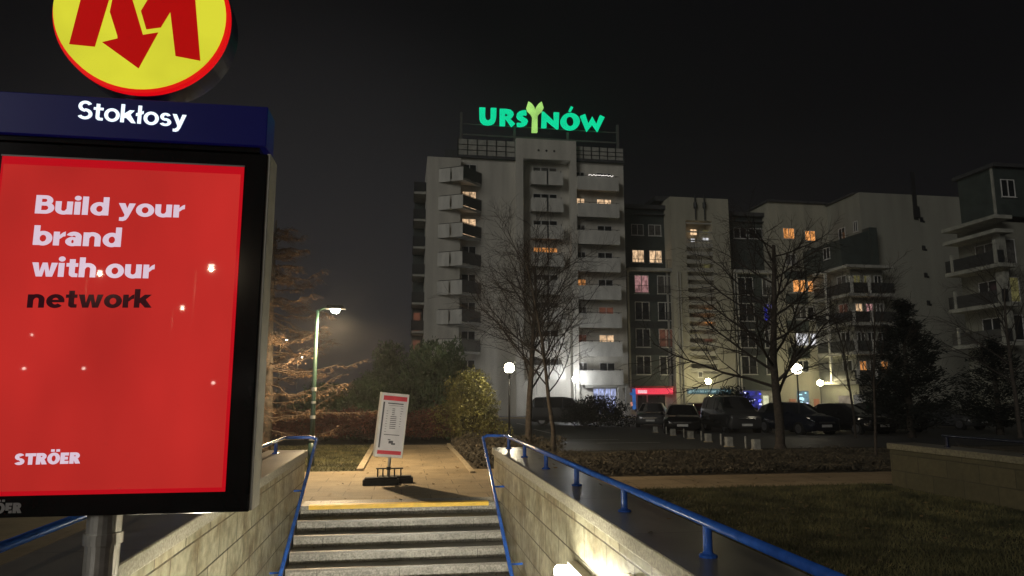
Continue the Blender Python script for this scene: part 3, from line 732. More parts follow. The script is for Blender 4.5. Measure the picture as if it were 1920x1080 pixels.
# corner balconies with a pale and a dark face
A0, A1, A2 = (X(822, 400, YT - .9), YT - .905), (X(868, 400, YT - 2.2), YT - 2.2), (X(903, 400, YT - .3), YT - .02)
litL = {1: L_warm, 2: L_warm}
for i in range(8):
    zt = 24.25 - FL * i; zf = zt - 1.15
    B = MB(); B.hull([(A0[0], A0[1], zf - .22), (A1[0], A1[1], zf - .22), (A2[0], A2[1], zf - .22), (A2[0] - .4, YT - .02, zf - .22)], [(A0[0], A0[1], zf), (A1[0], A1[1], zf), (A2[0], A2[1], zf), (A2[0] - .4, YT - .02, zf)])
    bal = B.build('balcony', M_slab, T)
    d = Vector((A1[0] - A0[0], A1[1] - A0[1], 0)); nrm = Vector((d.y, -d.x, 0)).normalized() * .05
    B = MB()
    for s0, s1 in ((0, .47), (.545, 1)):
        p, q = Vector((A0[0], A0[1], 0)) + d * s0, Vector((A0[0], A0[1], 0)) + d * s1
        B.hull([(p.x, p.y, zf - .25), (p.x + nrm.x, p.y + nrm.y, zf - .25), (q.x + nrm.x, q.y + nrm.y, zf - .25), (q.x, q.y, zf - .25)][::-1], [(p.x, p.y, zt), (p.x + nrm.x, p.y + nrm.y, zt), (q.x + nrm.x, q.y + nrm.y, zt), (q.x, q.y, zt)][::-1])
    B.build('balcony_panel', M_balc, bal)
    B = MB()
    B.hull([(A1[0], A1[1], zf + .05), (A2[0], A2[1], zf + .05), (A2[0], A2[1] - .05, zf + .05), (A1[0] + .03, A1[1] - .05, zf + .05)], [(A1[0], A1[1], zt), (A2[0], A2[1], zt), (A2[0], A2[1] - .05, zt), (A1[0] + .03, A1[1] - .05, zt)])
    B.tube([(A0[0] + .1, A0[1] - .1, zt + .06), (A1[0], A1[1] - .05, zt + .06), (A2[0], A2[1], zt + .06)], .03, 6)
    B.build('balcony_rail', M_railp, bal)
    window(T, 'y', YT, X(866, 400, YT), X(893, 400, YT), zf + .06, zf + 2.15, 2, litL.get(i), sill=False)
# recessed centre bay
xm0, xm1 = X(997, 400, YT - .4), X(1056, 400, YT - .4)
for i in range(9):
    zt = 24.75 - FL * i; zf = zt - 1.2
    if zf < 2: break
    B = MB(); B.box(xm0, xm1, YT - .5, YT + .5, zf - .2, zf); bal = B.build('balcony', M_slab, T)
    B = MB(); m_ = (xm0 + xm1) / 2
    B.box(xm0, m_ - .09, YT - .57, YT - .501, zf - .28, zt); B.box(m_ + .09, xm1, YT - .57, YT - .501, zf - .28, zt)
    B.box(xm0 - .0, xm0 + .06, YT - .5, YT + .45, zf + .001, zt - .05); B.box(xm1 - .06, xm1, YT - .5, YT + .45, zf + .001, zt - .05)
    B.build('balcony_panel', M_balc, bal)
    B = MB(); B.box(m_ - .09, m_ + .09, YT - .54, YT - .51, zf - .2, zt - .02)
    for xx in (xm0 + .25, m_, xm1 - .25): B.box(xx - .03, xx + .03, YT - .6, YT - .57, zt - .1, zt + .12)
    B.build('balcony_rail', M_railp, bal)
    window(T, 'y', YT + .5, X(999, 400, YT + .5), X(1045, 400, YT + .5), zf + .75, zf + 1.95, 3, L_orange if i == 3 else None)
# right bay
xr0, xr1 = X(1084, 400, YT - 1.1), X(1161, 400, YT - 1.1)
litR = {(1, 0): L_warm, (1, 1): L_warm, (4, 0): L_orange, (6, 0): L_dim, (6, 1): L_warm, (5, 1): L_dim}
for i in range(8):
    zt = 24.2 - FL * i; zf = zt - 1.15
    B = MB(); B.box(xr0, xr1, YT - 1.1, YT + .04, zf - .2, zf); bal = B.build('balcony', M_slab, T)
    B = MB(); B.box(xr0, xr1, YT - 1.18, YT - 1.101, zf - .32, zt); B.box(xr0, xr0 + .07, YT - 1.1, YT + .04, zf + .001, zt); B.box(xr1 - .07, xr1, YT - 1.1, YT + .04, zf + .001, zt)
    B.build('balcony_panel', M_balc, bal)
    B = MB()
    for q in range(5): xx = xr0 + .3 + (xr1 - xr0 - .6) * q / 4; B.box(xx - .03, xx + .03, YT - 1.2, YT - 1.07, zt + .001, zt + .1)
    B.tube([(xr0, YT - 1.14, zt + .12), (xr1, YT - 1.14, zt + .12)], .025, 6); B.build('balcony_rail', M_railp, bal)
    window(T, 'y', YT + .05, X(1081, 400, YT), X(1097, 400, YT), zf + .05, zf + 2.0, 2, litR.get((i, 0)), sill=False)
    window(T, 'y', YT + .05, X(1119, 400, YT), X(1147, 400, YT), zf + .75, zf + 2.0, 2, litR.get((i, 1)))
    if i == 0:
        B = MB(); r = random.Random(2)
        for q in range(22): xx = xr0 + 1.2 + q * .125; zz = zt + .05 + .08 * abs(math.sin(q * 1.1)) + r.random() * .05; B.box(xx - .025, xx + .025, YT - 1.24, YT - 1.19, zz, zz + .05)
        B.build('fairy_lights', glow('fairy_light', (1, .93, .85), 3.0), bal)
# balconies on the far end of the tower
for i in range(10):
    zf = 22.0 - FL * i + .35
    if zf < 2: break
    B = MB(); B.box(xf, xa - .005, YT + 1, YT + 4.5, zf - .22, zf); bal = B.build('balcony', M_slab, T)
    B = MB(); B.box(xf, xa - .01, YT + .96, YT + 1.0, zf + .05, zf + 1.05, 0); B.box(xf - .04, xf, YT + .96, YT + 4.5, zf - .22, zf + 1.1, 0); B.build('balcony_rail', M_railp, bal)
    if i in (5, 6): B = MB(); B.box(xf + .25, xa - .3, YT + 4.2, YT + 4.3, zf + .02, zf + 2.2); B.build('pane', L_dim, bal)
b = MB(); b.box(xf + .1, xa - .01, YT + 4.5, YT + 13, GZ, 22.5); b.build('end_wall', M_clad, T)
# ground floor
b = MB(); b.box(xd + .5, xe - .4, YT - 1.0, YT + .04, 2.05, 2.45); b.build('canopy', M_slab, T)
L_shop = glow('shop_window_blue', (.55, .62, 1.0), 1.1, var=.75, scale=2.5, stretch=(1.5, 1, .7))
window(T, 'y', YT + .045, X(1112, 750, YT), X(1156, 750, YT), GZ + .15, 2.0, 4, L_shop, sill=False)
for px in (1164, 1178):
    B = MB(); B.box(X(px, 750, YT - 1.2) - .22, X(px, 750, YT - 1.2) + .22, YT - 1.2, YT - .8, GZ, 2.05); B.build('pillar', M_render2, T)

# --- green roof sign
YS_ = YT - .2
rs = thing('roof_sign', 'glowing green letters with a leaf shaped Y on the tower roof', 'sign', (X(1015, 230, YS_), YS_, topC))
E_teal = glow('green_letters', (.0, .80, .37), 1.0, var=.12, scale=.6)
E_leaf = glow('leaf_letter', (.50, .95, .22), .95, var=.35, scale=.5)
def up_(q): p = W(880 + q[0] / 7.11, 190 + q[1] / 7.11, YS_); return (p.x, p.z)
def ell(cx, cy, rx, ry, n=36): return [(cx + rx * math.cos(2 * PI * i / n), cy + ry * math.sin(2 * PI * i / n)) for i in range(n)]
letters = [
    [[(133, 85), (212, 90), (209, 190), (212, 225), (224, 250), (248, 260), (272, 248), (284, 222), (285, 92), (360, 95), (357, 210), (348, 260), (328, 292), (292, 312), (240, 318), (188, 308), (152, 278), (137, 235)]],
    [[(405, 105), (490, 107), (548, 118), (580, 145), (590, 182), (570, 215), (535, 232), (607, 302), (560, 340), (492, 245), (476, 226), (475, 328), (405, 325)], [(475, 158), (500, 163), (512, 180), (502, 200), (475, 208)]],
    [[(755, 122), (762, 185), (722, 182), (703, 192), (714, 212), (765, 243), (780, 270), (766, 305), (728, 330), (680, 338), (638, 335), (632, 290), (680, 295), (702, 282), (690, 262), (645, 235), (628, 205), (636, 165), (665, 140), (705, 126)]],
    [[(968, 140), (992, 146), (1128, 272), (1125, 150), (1195, 155), (1186, 370), (1165, 370), (1026, 258), (1025, 355), (960, 352)]],
    [ell(1342, 272, 128, 112), ell(1342, 268, 50, 68)],
    [[(1350, 70), (1382, 88), (1353, 140), (1322, 130)]],
    [[(1478, 198), (1540, 175), (1582, 300), (1635, 208), (1690, 310), (1738, 188), (1800, 218), (1708, 408), (1640, 312), (1565, 405)]],
]
names = ['letter'] * 7
for k, lp in enumerate(letters):
    b = MB(); curve_prism([[up_(q) for q in l] for l in lp], YS_ - .15, YS_ + .15, b)
    if k == 5: continue
    if k == 4: curve_prism([[up_(q) for q in letters[5][0]]], YS_ - .15, YS_ + .15, b)
    b.build('letter', E_teal, rs)
b = MB(); curve_prism([[up_(q) for q in ((832, 415), (840, 210), (820, 170), (775, 130), (762, 85), (785, 10), (830, 40), (860, 80), (873, 125), (887, 85), (920, 40), (960, 12), (987, 95), (966, 135), (925, 170), (905, 212), (905, 415))]], YS_ - .2, YS_ + .2, b); b.build('letter', E_leaf, rs)
b = MB()
for px, py0, py1 in ((865, 208, 262), (966, 236, 264), (1066, 246, 270), (1160, 232, 276)):
    x = X(px, 250, YS_); b.box(x - .13, x + .13, YS_ + .35, YS_ + .6, Z(px, py1, YS_) - .9, Z(px, py0, YS_))
b.box(X(866, 250, YS_), X(1160, 250, YS_), YS_ + .4, YS_ + .5, Z(1000, 258, YS_), Z(1000, 255, YS_)); b.box(X(866, 250, YS_), X(1160, 250, YS_), YS_ + .4, YS_ + .5, Z(1000, 238, YS_), Z(1000, 236, YS_))
b.build('sign_frame', mat('sign_frame_paint', (.11, .11, .10), rough=.6), rs)

# --- low block: dark section, stair tower, dark section, cream section
YB = 73.0
K = thing('apartment_block', 'lower apartment block of dark bays and cream towers right of the ten storey tower', 'building', (X(1310, 500, YB), YB, GZ))
def xx(px, Y=YB, py=560): return X(px, py, Y)
s0, s1, s2, s3, s4 = xx(1172), xx(1254), xx(1369), xx(1447), xx(1556)
zr = Z(1310, 371, YB - .8)
b = MB(); b.box(s1 + .2, s2 - .1, YB - .8, YB + 12, GZ, zr); 
sx0, sx1 = X(1291, 560, YB - .8), X(1341, 560, YB - .8)
w1 = MB(); zs0, zs1 = Z(1315, 700, YB - .8), Z(1315, 414, YB - .8)
w1.box(s1 + .2, sx0, YB - .8, YB + 12, GZ, zr); w1.box(sx1, s2 - .1, YB - .8, YB + 12, GZ, zr); w1.box(sx0, sx1, YB - .8, YB + 12, GZ, zs0); w1.box(sx0, sx1, YB - .8, YB + 12, zs1, zr); w1.box(sx0, sx1, YB + 1.0, YB + 12, zs0, zs1)
w1.build('stair_tower_wall', M_renderY, K)
zz = zs0 + .1; k = 0
while zz < zs1 - 3.0:
    b = MB(); b.box(sx0 + .005, sx1 - .005, YB - .78, YB - .6, zz, zz + .46); b.build('slat', M_render2, K); zz += .93
b = MB()
for q in range(3): b.box(sx0 + .005, sx1 - .005, YB - .7, YB - .6, zs1 - .35 - q * 1.0, zs1 - .2 - q * 1.0)
b.build('stair_window_bars', M_slab, K)
for (px0, px1, py0, py1, m_) in ((1322, 1342, 578, 588, L_orange), (1322, 1342, 596, 606, L_orange), (1322, 1342, 632, 640, L_dim), (1295, 1306, 430, 440, L_warm), (1318, 1336, 446, 452, L_white), (1296, 1302, 447, 453, L_white), (1318, 1335, 432, 437, L_olive), (1320, 1340, 490, 510, L_olive)):
    b = MB(); Y = YB + .3; b.box(X(px0, py0, Y), X(px1, py0, Y), Y, Y + .1, Z(px0, py1, Y), Z(px0, py0, Y)); b.build('pane', m_, K)
for px in (1304, 1321):
    b = MB(); x = X(px, 400, YB - 1); b.tube([(x, YB - 1.0, Z(px, 412, YB - 1)), (x, YB - 1.0, Z(px, 366, YB - 1))], .07, 8); b.tube([(x, YB - 1.0, Z(px, 390, YB - 1)), (x, YB - 1.0, Z(px, 380, YB - 1))], .2, 8); b.build('flue_pipe', M_dark, K)
b = MB(); b.box(s1 - .9, s2 - 2.5, YB + 1, YB + 11, zr, zr + .55); b.build('roof', M_roof, K)
window(K, 'y', YB - .8, X(1303, 702, YB), X(1312, 702, YB), Z(1305, 708, YB), Z(1305, 697, YB), 1, None)
# dark bays
def dark_bay(x0, x1, ztop, zled, cols, lits, upper):
    b = MB(); b.box(x0, x1, YB + 1.2, YB + 12, zled, ztop); b.box(x0, x1, YB, YB + 12, GZ + 2.9, zled - .35); b.build('cladding', M_clad, K)
    b = MB(); b.box(x0 + .3, x1 + (.4), YB - .7, YB + 1.3, zled - .35, zled); b.build('terrace_slab', M_slab, K)
    b = MB(); b.box(x0, x1 + .2, YB + .6, YB + 12, ztop - .35, ztop + .1); b.box(x0 + .2, x1, YB + .75, YB + 1.2, ztop - 1.0, ztop - .9); b.build('roof', M_roof, K)
    b = MB(); zq = zled
    b.tube([(x0 + .35, YB - .62, zled + .95), (x1 + .3, YB - .62, zled + .95)], .03, 6)
    n = 7
    for i in range(n + 1): q = x0 + .35 + (x1 - x0 - .1) * i / n; b.box(q - .02, q + .02, YB - .64, YB - .6, zled, zled + .95)
    b.build('terrace_rail', M_dark, K)
    for q in (x0 + .25, x1 - .45): MB().box(q, q + .22, YB - .12, YB + .01, GZ + 2.9, zled - .35).build('pilaster', M_render2, K)
    for k, (za, zb_) in enumerate(upper):
        for j, (p0, p1) in enumerate(cols[0]): window(K, 'y', YB + 1.2, X(p0, 450, YB + 1.2), X(p1, 450, YB + 1.2), za, zb_, 2, lits.get(('u', k, j)))
    for k in range(4):
        zt = zled - .75 - 2.98 * k
        for j, (p0, p1) in enumerate(cols[1]): window(K, 'y', YB, xx(p0), xx(p1), zt - 2.05, zt, 2, lits.get((k, j)), bars=True)
    for k in range(3):
        zt = zled - .75 - 2.98 * k
        MB().box(x0 + .5, x1 - .5, YB - .05, YB + .005, zt - 2.9, zt - 2.25).build('spandrel_panel', M_railp, K)
    b = MB(); b.box(x0, x1, YB + .3, YB + 12, GZ, GZ + 2.9); b.build('ground_wall', M_render2, K)
zlA = Z(1220, 504, YB)
L_pk = L_pink
dark_bay(s0, s1 + .2, Z(1215, 388, YB + 1.2), zlA, [((1184, 1207), (1216, 1240)), ((1190, 1217), (1233, 1260))], {('u', 1, 0): L_warm, ('u', 1, 1): L_warm, (0, 0): L_pk, (2, 1): L_dim}, [(Z(1215, 442, YB + 1.2), Z(1215, 421, YB + 1.2)), (Z(1215, 493, YB + 1.2), Z(1215, 469, YB + 1.2))])
L_blue = glow('blue_string_lights', (.05, .06, 1.0), .7, var=.95, scale=5)
dark_bay(s2 - .1, s3, Z(1405, 402, YB + 1.2), Z(1405, 508, YB), [((1376, 1400), (1404, 1430)), ((1384, 1413), (1430, 1446))], {(1, 1): L_blue}, [(Z(1405, 448, YB + 1.2), Z(1405, 428, YB + 1.2))])
# drain pipes beside the stair tower
for px in (1266, 1271, 1371, 1376): x = xx(px); MB().tube([(x, YB - .95, GZ), (x, YB - .95, zlA - .4)], .07, 8).build('drain_pipe', M_render2, K)
# cream section
zc = Z(1500, 383, YB)
b = MB(); b.box(s3, s4 + .4, YB - .3, YB + 12, GZ, zc); b.build('wall', M_renderY, K)
b = MB(); b.box(s3 - .2, s4 + .3, YB - .6, YB + 11, zc, zc + .25); b.build('roof', M_roof, K)
YC = YB - .3
for (p0, p1, q0, q1, lit) in ((1467, 1489, 427, 448, L_orange), (1508, 1528, 432, 452, L_orange), (1472, 1492, 476, 497, None), (1509, 1530, 480, 500, None), (1485, 1510, 524, 548, L_orange), (1513, 1534, 526, 548, L_orange), (1489, 1511, 573, 598, None), (1514, 1536, 575, 600, None), (1491, 1515, 624, 648, L_white), (1518, 1541, 625, 648, L_white), (1494, 1516, 676, 698, None)):
    window(K, 'y', YC, X(p0, q0, YC), X(p1, q0, YC), Z(p0, q1, YC), Z(p0, q0, YC), 2, lit)
for (p0, p1, q0, q1) in ((1470, 1512, 509, 522), (1473, 1514, 551, 570), (1475, 1516, 601, 621), (1478, 1518, 652, 672)):
    MB().box(X(p0, q0, YC), X(p1, q0, YC), YC - .06, YC + .01, Z(p0, q1, YC), Z(p0, q0, YC)).build('spandrel_panel', M_clad, K)
# shop fronts of the low block
def pane(par, p0, p1, q0, q1, Y, m_, name='shop_window'):
    b = MB(); b.box(X(p0, q0, Y), X(p1, q0, Y), Y, Y + .05, Z(p0, q1, Y), Z(p0, q0, Y)); return b.build(name, m_, par)
L_sblue = glow('shop_blue_neon', (.05, .06, .55), .6, var=.9, scale=2.2)
L_scyan = glow('shop_cyan', (.22, .42, .52), .6, var=.9, scale=1.8)
L_sora = glow('shop_orange', (.8, .30, .14), .45, var=.6, scale=2)
L_syel = glow('shop_yellow', (.95, .95, .62), .9, var=.4, scale=2)
pane(K, 1386, 1426, 733, 768, YB - .06, L_sblue); pane(K, 1431, 1441, 742, 765, YB - .06, L_syel)
pane(K, 1480, 1492, 748, 768, YC - .06, L_sora); pane(K, 1494, 1516, 733, 768, YC - .06, L_scyan); pane(K, 1526, 1536, 748, 770, YC - .06, L_sora)
pane(K, 1215, 1247, 741, 780, YB + .2, M_glass); pane(K, 1196, 1212, 741, 780, YB + .2, M_glass)
L_spark = glow('shop_light_white', (.72, .74, 1.0), 1.6)
L_sparkb = glow('shop_light_blue', (.10, .12, 1.0), 1.5)
L_sparkc = glow('shop_light_cyan', (.55, .9, 1.0), 1.4)
r = random.Random(21)
for i in range(16):
    px, py = r.uniform(1387, 1424), r.uniform(735, 764); pane(K, px, px + r.uniform(1.5, 5), py, py + r.uniform(1.5, 4), YB - .10 - .004 * i, r.choice((L_spark, L_sparkb, L_sparkb)), 'shop_light')
for i in range(9):
    px, py = r.uniform(1494, 1512), r.uniform(734, 762); pane(K, px, px + r.uniform(2, 6), py, py + r.uniform(1.5, 6), YC - .10 - .004 * i, r.choice((L_sparkc, L_sparkc, L_spark)), 'shop_light')
b = MB(); b.box(xx(1380), xx(1447), YB - .1, YB + .1, Z(1400, 731, YB), Z(1400, 724, YB)); b.build('fascia', M_clad, K)
# shop signs (each a thing)
E_sred = glow('red_shop_sign', (1.0, .05, .10), 1.1, var=.2, scale=.8)
E_spk = glow('red_sign_lettering', (1.0, .55, .60), 1.2, var=.3, scale=6)
ss = thing('shop_sign', 'glowing red shop sign over a doorway at the foot of the dark bay', 'sign', (xx(1228), YB - .6, Z(1228, 738, YB)))
Y = YB - .6; b = MB(); b.box(X(1194, 733, Y), X(1262, 733, Y), Y, Y + .4, Z(1228, 739, Y), Z(1228, 728, Y)); b.build('light_box', E_sred, ss)
b = MB(); b.box(X(1196, 733, Y), X(1213, 733, Y), Y - .03, Y - .002, Z(1205, 737.5, Y), Z(1205, 731.5, Y)); b.build('name_panel', E_spk, ss)
b = MB(); b.box(X(1193, 733, Y), X(1263, 733, Y), Y - .05, Y + .5, Z(1228, 727.8, Y), Z(1228, 724, Y)); b.build('hood', mat('red_hood', (.4, .03, .04), rough=.4), ss)
st_ = thing('shop_sign', 'long dim teal shop sign with pale lettering on the cream wall', 'sign', (xx(1328), YB - .95, Z(1328, 738, YB)))
Y = YB - .95; b = MB(); b.box(X(1289, 733, Y), X(1370, 733, Y), Y, Y + .12, Z(1328, 738.5, Y), Z(1328, 729, Y)); b.build('light_box', glow('teal_sign', (.02, .12, .16), .7), st_)
b = MB(); r = random.Random(9); px = 1299
while px < 1364:
    w_ = r.uniform(1.2, 2.6); b.box(X(px, 733, Y), X(px + w_, 733, Y), Y - .03, Y - .002, Z(px, 736 - r.random(), Y), Z(px, 731.5 + r.random(), Y)); px += w_ + r.choice((.5, .6, .7, 2.5))
b.box(X(1291.5, 733, Y), X(1296, 733, Y), Y - .03, Y - .002, Z(1293, 736.5, Y), Z(1293, 731, Y))
b.build('lettering', glow('teal_sign_lettering', (.45, .70, .74), .75, var=.5, scale=6), st_)
cs = thing('shop_sign', 'blue shop sign post with a small arm left of the red sign', 'sign', (X(1189, 760, 72), 71.6, GZ))
Y = 71.6; E_sbl = glow('blue_sign', (.05, .22, .70), .6, var=.4, scale=1.2)
b = MB(); b.box(X(1186.5, 740, Y), X(1192, 740, Y), Y, Y + .2, Z(1189, 768, Y), Z(1189, 729, Y)); b.build('upright', E_sbl, cs)
b = MB(); b.box(X(1181, 740, Y), X(1192, 740, Y), Y - .05, Y - .002, Z(1189, 741, Y), Z(1189, 736, Y)); b.build('arm', E_sbl, cs)
b = MB(); b.box(X(1180, 740, Y), X(1185.5, 740, Y), Y - .1, Y - .06, Z(1183, 761, Y), Z(1183, 754, Y)); b.build('lamp', glow('small_orange_lamp', (1, .4, .3), .7, var=.7, scale=4), cs)

# --- wing coming towards the viewer
YE = 66.8
D = thing('apartment_wing', 'olive apartment wing with a blank end wall and dark stacked balconies', 'building', (X(1700, 500, YE), YE, GZ))
xw, xw2 = X(1621, 500, YE), X(1812, 480, YE)
zw = Z(1621, 361, YE)
b = MB(); b.box(xw, xw2, YE, YE + 20, GZ, zw); b.build('wall', M_renderO, D)
b = MB(); b.box(xw - .25, xw2 + .1, YE + .6, YE + 20, zw, zw + .2); b.build('roof', M_roof, D)
b = MB(); x = X(1716, 400, YE); b.box(x - .22, x + .22, YE - .14, YE - .001, Z(1716, 412, YE), zw + 2.6); b.box(x - .35, x + .35, YE - .3, YE - .141, Z(1716, 408, YE), Z(1716, 388, YE)); b.build('vent_shaft', M_dark, D)
for px, py in ((1728, 412), (1732, 465), (1736, 516), (1741, 568)):
    b = MB(); p = W(px, py, YE); b.box(p.x - .22, p.x + .12, YE - .12, YE - .001, p.z - .25, p.z + .25); b.box(p.x + .12, p.x + .35, YE - .05, YE - .001, p.z - .3, p.z - .1); b.build('wall_vent', M_dark, D)
# side windows on the wing's left face
for (ya, yb_, q0, q1) in ((69.6, 70.8, 425, 448), (67.4, 68.1, 412, 432)):
    zt = Z(1575, q0, ya); zb_ = Z(1575, q1, ya); window(D, 'x', xw, ya, yb_, zb_, zt, 2)
# dark penthouse bay on the corner
zb1 = Z(1600, 499, 65.5); zb2 = zb1 + 4.0
x_l = xw - 3.4
b = MB(); b.hull([(x_l, 65.6, zb1), (xw - .0, 65.6, zb1), (xw - .0, 72.9, zb1), (x_l, 72.9, zb1)], [(x_l, 65.9, zb1 + 2.9), (xw - .0, 65.9, zb2), (xw - .0, 72.9, zb2), (x_l, 72.9, zb1 + 2.9)])
b.box(xw - .0, xw + .9, YE - 1.2, YE - .003, zb1, zb2 + .3); b.build('penthouse_cladding', M_clad, D)
window(D, 'x', x_l, 67.6, 68.8, zb1 + 1.2, zb1 + 2.5, 2)
# stacked balcony bay
x_b0, x_b1 = X(1590, 520, 64.4), X(1676, 520, 64.4)
b = MB(); b.box(x_b0 + 1.2, x_b1 - .3, 65.7, YE - .004, GZ, zb1 - .3); b.box(x_b0 + 1.2, xw - .004, YE - .004, 72.5, GZ, zb1 - .3); b.build('bay_wall', M_renderO, D)
for i in range(6):
    zf = zb1 - 3.0 * i
    if zf < 1.5: break
    B = MB(); B.box(x_b0, x_b1, 64.4, 65.7, zf - .32, zf - .02); B.box(x_b0, x_b0 + 1.2, 65.7, 70.6, zf - .32, zf - .02); bal = B.build('balcony', M_slab, D)
    if i == 0: continue
    B = MB(); B.box(x_b0 + .02, x_b1 - .02, 64.42, 64.46, zf + .08, zf + 1.1); B.box(x_b0 + .02, x_b0 + .06, 64.46, 70.5, zf + .08, zf + 1.1); B.build('balcony_rail', M_railp, bal)
    for q in (x_b0 + .35, x_b0 + (x_b1 - x_b0) * .45): MB().box(q - .16, q + .16, 64.36, 64.6, zf - .01, zf + 1.75 if i == 1 else zf + 1.2).build('balcony_post', M_balc, bal)
    MB().box(x_b0 - .05, x_b0 + .14, 68.2, 68.5, zf - .01, zf + 2.65).build('balcony_post', M_balc, bal)
    lits = {1: (L_olive, L_olive, None), 2: (L_warm, L_pink, None)}.get(i, (None, None, None) if i != 4 else (L_orange, None, L_orange))
    aw = x_b0 + 1.3; sp_ = (x_b1 - .3 - aw) / 3
    for j in range(3): window(D, 'y', 65.7, aw + sp_ * j + .15, aw + sp_ * (j + 1) - .2, zf + .7, zf + 2.1, 2, lits[j], sill=False)
    window(D, 'x', x_b0 + 1.2, 66.4, 68.0, zf + .3, zf + 2.2, 2, L_dim if i == 2 else None, sill=False)
pane(D, 1572, 1594, 742, 770, 65.65, glow('shop_cream', (.75, .62, .45), .42, var=.5, scale=1.5)); pane(D, 1600, 1620, 740, 772, 65.65, glow('shop_grey', (.5, .48, .42), .25, var=.5))

# --- nearer block at the right edge
YR = 47.5
Rr = thing('corner_block', 'dark apartment block with stepped balconies at the right edge of the picture', 'building', (X(1920, 500, YR), YR, GZ))
xr_ = X(1874, 500, YR); 
xwall = xr_ + 1.9
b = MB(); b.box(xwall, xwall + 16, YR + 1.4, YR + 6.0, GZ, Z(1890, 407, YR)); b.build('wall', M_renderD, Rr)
zr1 = Z(1874, 399, YR)
b = MB(); b.box(xr_ + 1.2, xwall + 15, YR + .8, YR + 4.6, zr1, zr1 + 4.1); b.build('penthouse_cladding', M_clad, Rr)
b = MB(); b.box(xr_ + .9, xwall + 15.4, YR + .5, YR + 4.9, zr1 + 4.1, zr1 + 4.4); b.build('roof', M_roof, Rr)
window(Rr, 'y', YR + .8, X(1888, 310, YR), X(1914, 310, YR), zr1 + 1.6, zr1 + 3.1, 2)
b = MB(); x = xr_ + 1.19; b.box(x - .1, x, YR + .9, YR + 1.1, zr1, zr1 + 4.1); b.build('corner_post', M_slabd, Rr)
for i in range(5):
    zf = zr1 - .35 - 2.95 * i if i else zr1
    zf = Z(1872, (402, 428, 492, 566, 640)[i], YR)
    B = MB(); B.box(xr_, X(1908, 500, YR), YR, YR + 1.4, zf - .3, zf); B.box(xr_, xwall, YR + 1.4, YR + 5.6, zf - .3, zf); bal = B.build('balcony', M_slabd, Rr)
    if i < 2: continue
    B = MB(); B.box(xr_ + .02, X(1886, 500, YR), YR + .03, YR + .07, zf + .05, zf + 1.05); B.box(xr_ + .02, xr_ + .06, YR + .07, YR + 5.5, zf + .05, zf + 1.05); B.build('balcony_rail', M_railp, bal)
    for q in ((xr_ - .06, xr_ + .22, YR + .08, YR + .4, zf + .0, zf + 1.9), (xr_ - .06, xr_ + .14, YR + 4.6, YR + 4.85, zf, zf + 1.5), (X(1893, 500, YR), X(1903, 500, YR), YR + .6, YR + 1.39, zf, zf + 2.6)): MB().box(*q).build('balcony_post', M_slabd, bal)
    window(Rr, 'x', xwall, YR + 2.2, YR + 4.2, zf + .2, zf + 2.2, 2, None, sill=False)
    window(Rr, 'y', YR + 1.4, xwall + .1, xwall + 1.1, zf + .2, zf + 2.3, 1, L_olive if i == 3 else None, sill=False)

# ------------------------------------------------------------------ trees and shrubs
def grow(b, p, d, L, r, lvl, spec, rr, leaves=None):
    nseg, n, jit, upw = spec['seg'][lvl], spec['sides'][lvl], spec['jit'][lvl], spec['up'][lvl]
    pts = [Vector(p)]; rs = [r]; d = Vector(d).normalized(); tip = spec['tip'][lvl]
    for i in range(nseg):
        d = (d + Vector((rr.gauss(0, jit), rr.gauss(0, jit), rr.gauss(0, jit) + upw))).normalized()
        pts.append(pts[-1] + d * L / nseg); rs.append(r + (r * tip - r) * (i + 1) / nseg)
    b[min(lvl, 1)].tube(pts, rs, n, 0, False)
    if lvl + 1 < len(spec['seg']):
        cnt = spec['n'][lvl]; s0 = spec['start'][lvl]
        for k in range(cnt):
            t = s0 + (1 - s0) * (k + rr.random()) / cnt; f = t * nseg; i = min(int(f), nseg - 1)
            q = pts[i].lerp(pts[i + 1], f - i); ax = (pts[i + 1] - pts[i]).normalized()
            o = ax.orthogonal().normalized(); o.rotate(Matrix.Rotation(rr.uniform(0, 2 * PI) if lvl else k * 2.4 + rr.gauss(0, .4), 3, ax))
            a = math.radians(rr.gauss(spec['ang'][lvl], 9))
            dd = ax * math.cos(a) + o * math.sin(a)
            grow(b, q, dd, L * spec['len'][lvl] * (1 - spec['fall'][lvl] * t) * rr.uniform(.75, 1.2), max(.0035, (rs[i]) * spec['rad'][lvl]), lvl + 1, spec, rr, leaves)
    elif leaves is not None:
        leaves.append((pts, d))
BARE = dict(seg=[7, 5, 4, 3], sides=[9, 5, 4, 3], jit=[.05, .10, .13, .16], up=[.02, .05, .03, .02], tip=[.35, .3, .4, .6], n=[15, 9, 7], start=[.30, .22, .15], ang=[48, 42, 40], len=[.62, .55, .55], fall=[.55, .4, .3], rad=[.42, .5, .6])
def bare_tree(label, x, y, h, r, seed, lean=(0, 0), group='bare trees', spec=BARE, **kw):
    sp = dict(spec); sp.update(kw); rr = random.Random(seed); z = zg(y)
    T_ = thing('bare_tree', label, 'tree', (x, y, z), group)
    b = (MB(), MB()); grow(b, (x, y, z - .05), (lean[0], lean[1], 1), h, r, 0, sp, rr)
    b[0].tube([(x, y, z - .05), (x, y, z + .12)], [r * 1.5, r], 9, 0, False)
    b[0].build('trunk', M_bark, T_, smooth=True); b[1].build('crown', M_bark2, T_)
    return T_
def gx(px, Y): return X(px, 735, Y)
bare_tree('slender bare tree directly behind the right railing with a pale straight trunk', gx(1038, 17.6), 17.6, 5.0, .062, 5, (.02, 0), n=[20, 10, 8])
bare_tree('bare tree with a thick reddish trunk just right of the bush globe lamp', gx(991, 19.5), 19.5, 5.5, .10, 8, (.0, 0), n=[20, 11, 8])
